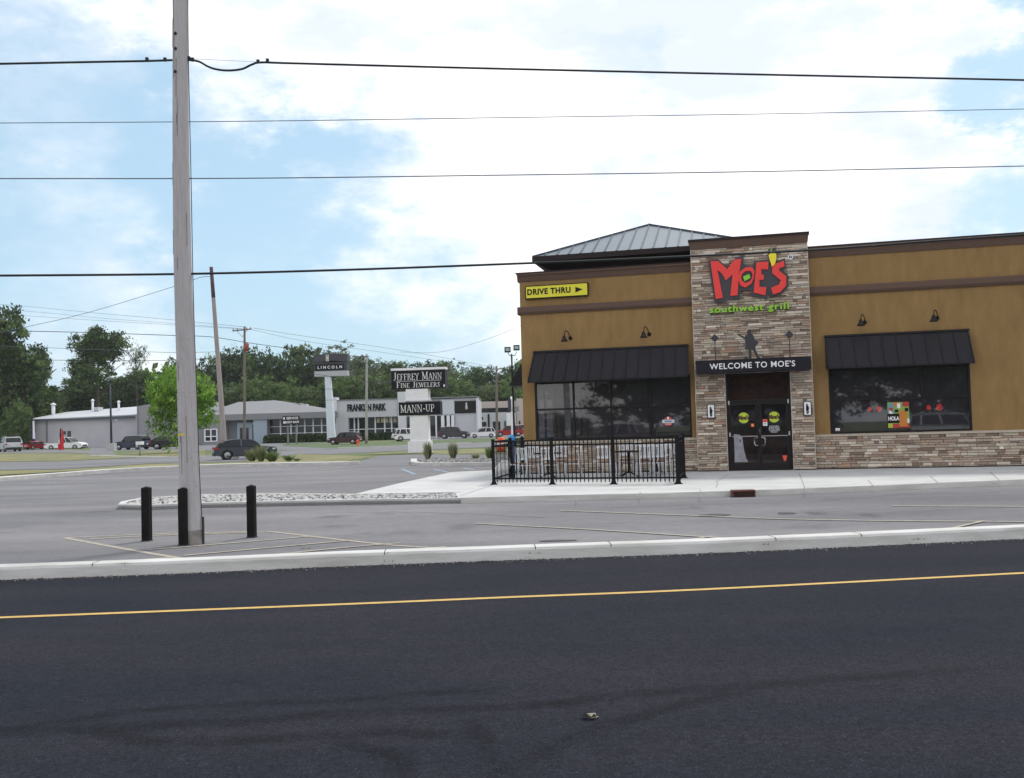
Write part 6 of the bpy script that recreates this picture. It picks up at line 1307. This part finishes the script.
for k, ((px_, wp, tp_, bt_, key, Y), lab) in enumerate(zip(back_, desc)): ptree(lab, px_, wp*1.5, tp_, bt_, Y, key, 60+k, group='trees along the skyline', trunk=.35)
low_ = [(205, 40, 375, 432, 'm1'), (232, 44, 380, 432, 'm2'), (262, 46, 372, 432, 'm1'), (292, 46, 376, 432, 'm1'), (318, 40, 380, 430, 'm2'), (345, 46, 372, 428, 'm1'), (372, 42, 366, 425, 'm2'), (400, 44, 376, 425, 'd2'), (430, 44, 372, 422, 'm2'), (458, 46, 369, 425, 'm1'), (486, 40, 380, 425, 'm2'), (514, 44, 376, 425, 'm1')]
ld = ['first from the big utility pole', 'behind the crossarm pole foot', 'above the blue-grey office panel', 'above the small black sign', 'left behind the white pylon', 'above the Franklin Park lettering', 'behind the plain grey pole', 'behind the neck of the jewelers sign', 'right of the jewelers panels', 'above the dark square showroom panel', 'above the white SUV on the right', 'behind the white sign post']
for k, ((px_, wp, tp_, bt_, key), lab) in enumerate(zip(low_, ld)): ptree('lower mid green tree '+lab, px_, wp*1.35, tp_, bt_, 205, key, 90+k, group='lower trees behind the roofs', trunk=.25)
wd = MB(); wr = random.Random(77)
for k in range(26000):
    x_ = wr.uniform(-160, 190); h = 17+3*sin(x_*.11)+2*sin(x_*.37)-(5 if -95 < x_ < -60 else 0); p = Vector((x_, wr.uniform(262, 285), wr.uniform(0, h))); a = Vector((wr.gauss(0, 1), wr.gauss(0, 1), wr.gauss(0, 1))).normalized(); b2 = a.orthogonal().normalized()*wr.uniform(.8, 1.5); b3 = a.cross(b2); c_ = wr.choice(DK+MD); wd.face([p-b2, p+b3*.7, p+b2, p-b3*.7], c_)
tag(wd.build('far_wood', M_leaf, fix=False), 'dark mass of woodland closing the view behind the single trees', 'woodland', kind='stuff')
for k, (x_, y_) in enumerate([(-33, -44), (-43, -46), (-54, -44)]):  # unseen low crowns added so the lower mirrored view turns dark
    tree(['nearest', 'middle', 'farthest'][k]+' low bushy tree added unseen across the road to darken what the left window mirrors', (x_, y_), 6, .1, 3.6+.5*k, 'd2', 300+k, 'added trees across the road behind the viewer')
# unseen trees added behind the viewer to block sky in the window reflections
for k, (x_, y_) in enumerate([(-20, -43), (-9, -50), (-1, -45), (7, -47), (17, -44), (30, -46)]):
    tree(['bushy tree', 'dark tree', 'rounded tree', 'wide tree', 'tall tree', 'end tree'][k]+' added unseen across the road to darken the shop window reflections', (x_, y_), 8.5, .3, 12+(k % 3)*1.5, ('d2', 'm1', 'd1')[k % 3], 200+k, 'added trees across the road behind the viewer')

gpoly('opposite_lot', [(-60, -62), (60, -62), (60, 3.0-6), (-60, -13)], -.158, M_old_asphalt)
car('white van parked across the road behind the viewer, mirrored in the right window', Vector((11.4, -9, -.15)), radians(3), WHITE, 'van', 1.0)
car('silver SUV parked across the road behind the viewer, mirrored in the left window', Vector((-11.5, -9, -.15)), radians(185), SILVER, 'suv', 1.0)
# ================================================================ FAR CABLES
def fcable(lab, pts, r_, mt=M_wire, rope=True):
    P = [atY(x, y, Y) for x, y, Y in pts]; o0 = P[0]; m_ = MB(); m_.tube([p-o0 for p in catmull(P, 6)], r_, 5); tag(m_.build('overhead_wire', mt, None, o0), lab, 'wire', 'overhead wires beyond the parking lot')
fcable('service wire rising from the left edge to the top of the leaning pole', [(-60, 345, 70), (28, 326.5, 67), (90, 312, 65), (174, 286.5, 62), (200, 277.5, 62), (211, 276.5, 62)], .018, M_wire2)
fcable('dark wire passing the leaning pole at mid height, towards the crossarm pole', [(-60, 328.5, 75), (0, 330.5, 75), (90, 332.6, 78), (174, 335.5, 80), (212, 337, 85), (250, 343, 90), (304, 350.5, 95), (330, 354, 105), (366, 357, 114)], .028)
fcable('wire running below the first dark one on the left', [(-60, 344, 100), (54, 348, 100), (110, 350, 100), (174, 352.5, 100), (244, 351, 100)], .022, M_wire2)
fcable('lowest dark wire over the trees on the left', [(-60, 358, 100), (31, 359.8, 100), (100, 360.5, 100), (175, 360.2, 100), (244, 357, 100), (300, 362, 108), (366, 363, 114), (440, 368, 122)], .025)
fcable('upper thin wire from the left edge to the crossarm', [(-60, 300, 130), (28, 306.5, 125), (90, 312.5, 115), (140, 316.8, 108), (236, 326, 100), (244, 327, 100)], .018, M_wire2)
fcable('second thin wire from the left edge to the crossarm', [(-60, 305, 130), (31, 311.5, 125), (100, 318, 112), (174, 323.5, 104), (242, 328.5, 100)], .016, M_wire2)
fcable('third thin wire from the left edge to the crossarm', [(-60, 310, 130), (60, 318, 118), (140, 323, 108), (251, 329.5, 100)], .016, M_wire2)
fcable('upper thin wire from the crossarm to the thin brown pole', [(253, 328, 100), (300, 335.5, 108), (380, 347, 120), (440, 357, 130), (497, 368, 142)], .02, M_wire2)
fcable('second thin wire from the crossarm to the thin brown pole', [(251, 329.5, 100), (304, 341, 108), (380, 352, 120), (440, 361, 130), (495, 370, 142)], .018, M_wire2)
fcable('thin wire rising to the right edge of the restaurant', [(400, 352, 130), (440, 352, 128), (480, 341.5, 124), (520, 326, 120), (560, 306, 116)], .02, M_wire2)
fcable('dark wire crossing in front of the trees behind the pylon', [(300, 372, 110), (335, 377, 112), (366, 382, 114), (410, 384, 118), (497, 386, 142)], .025)
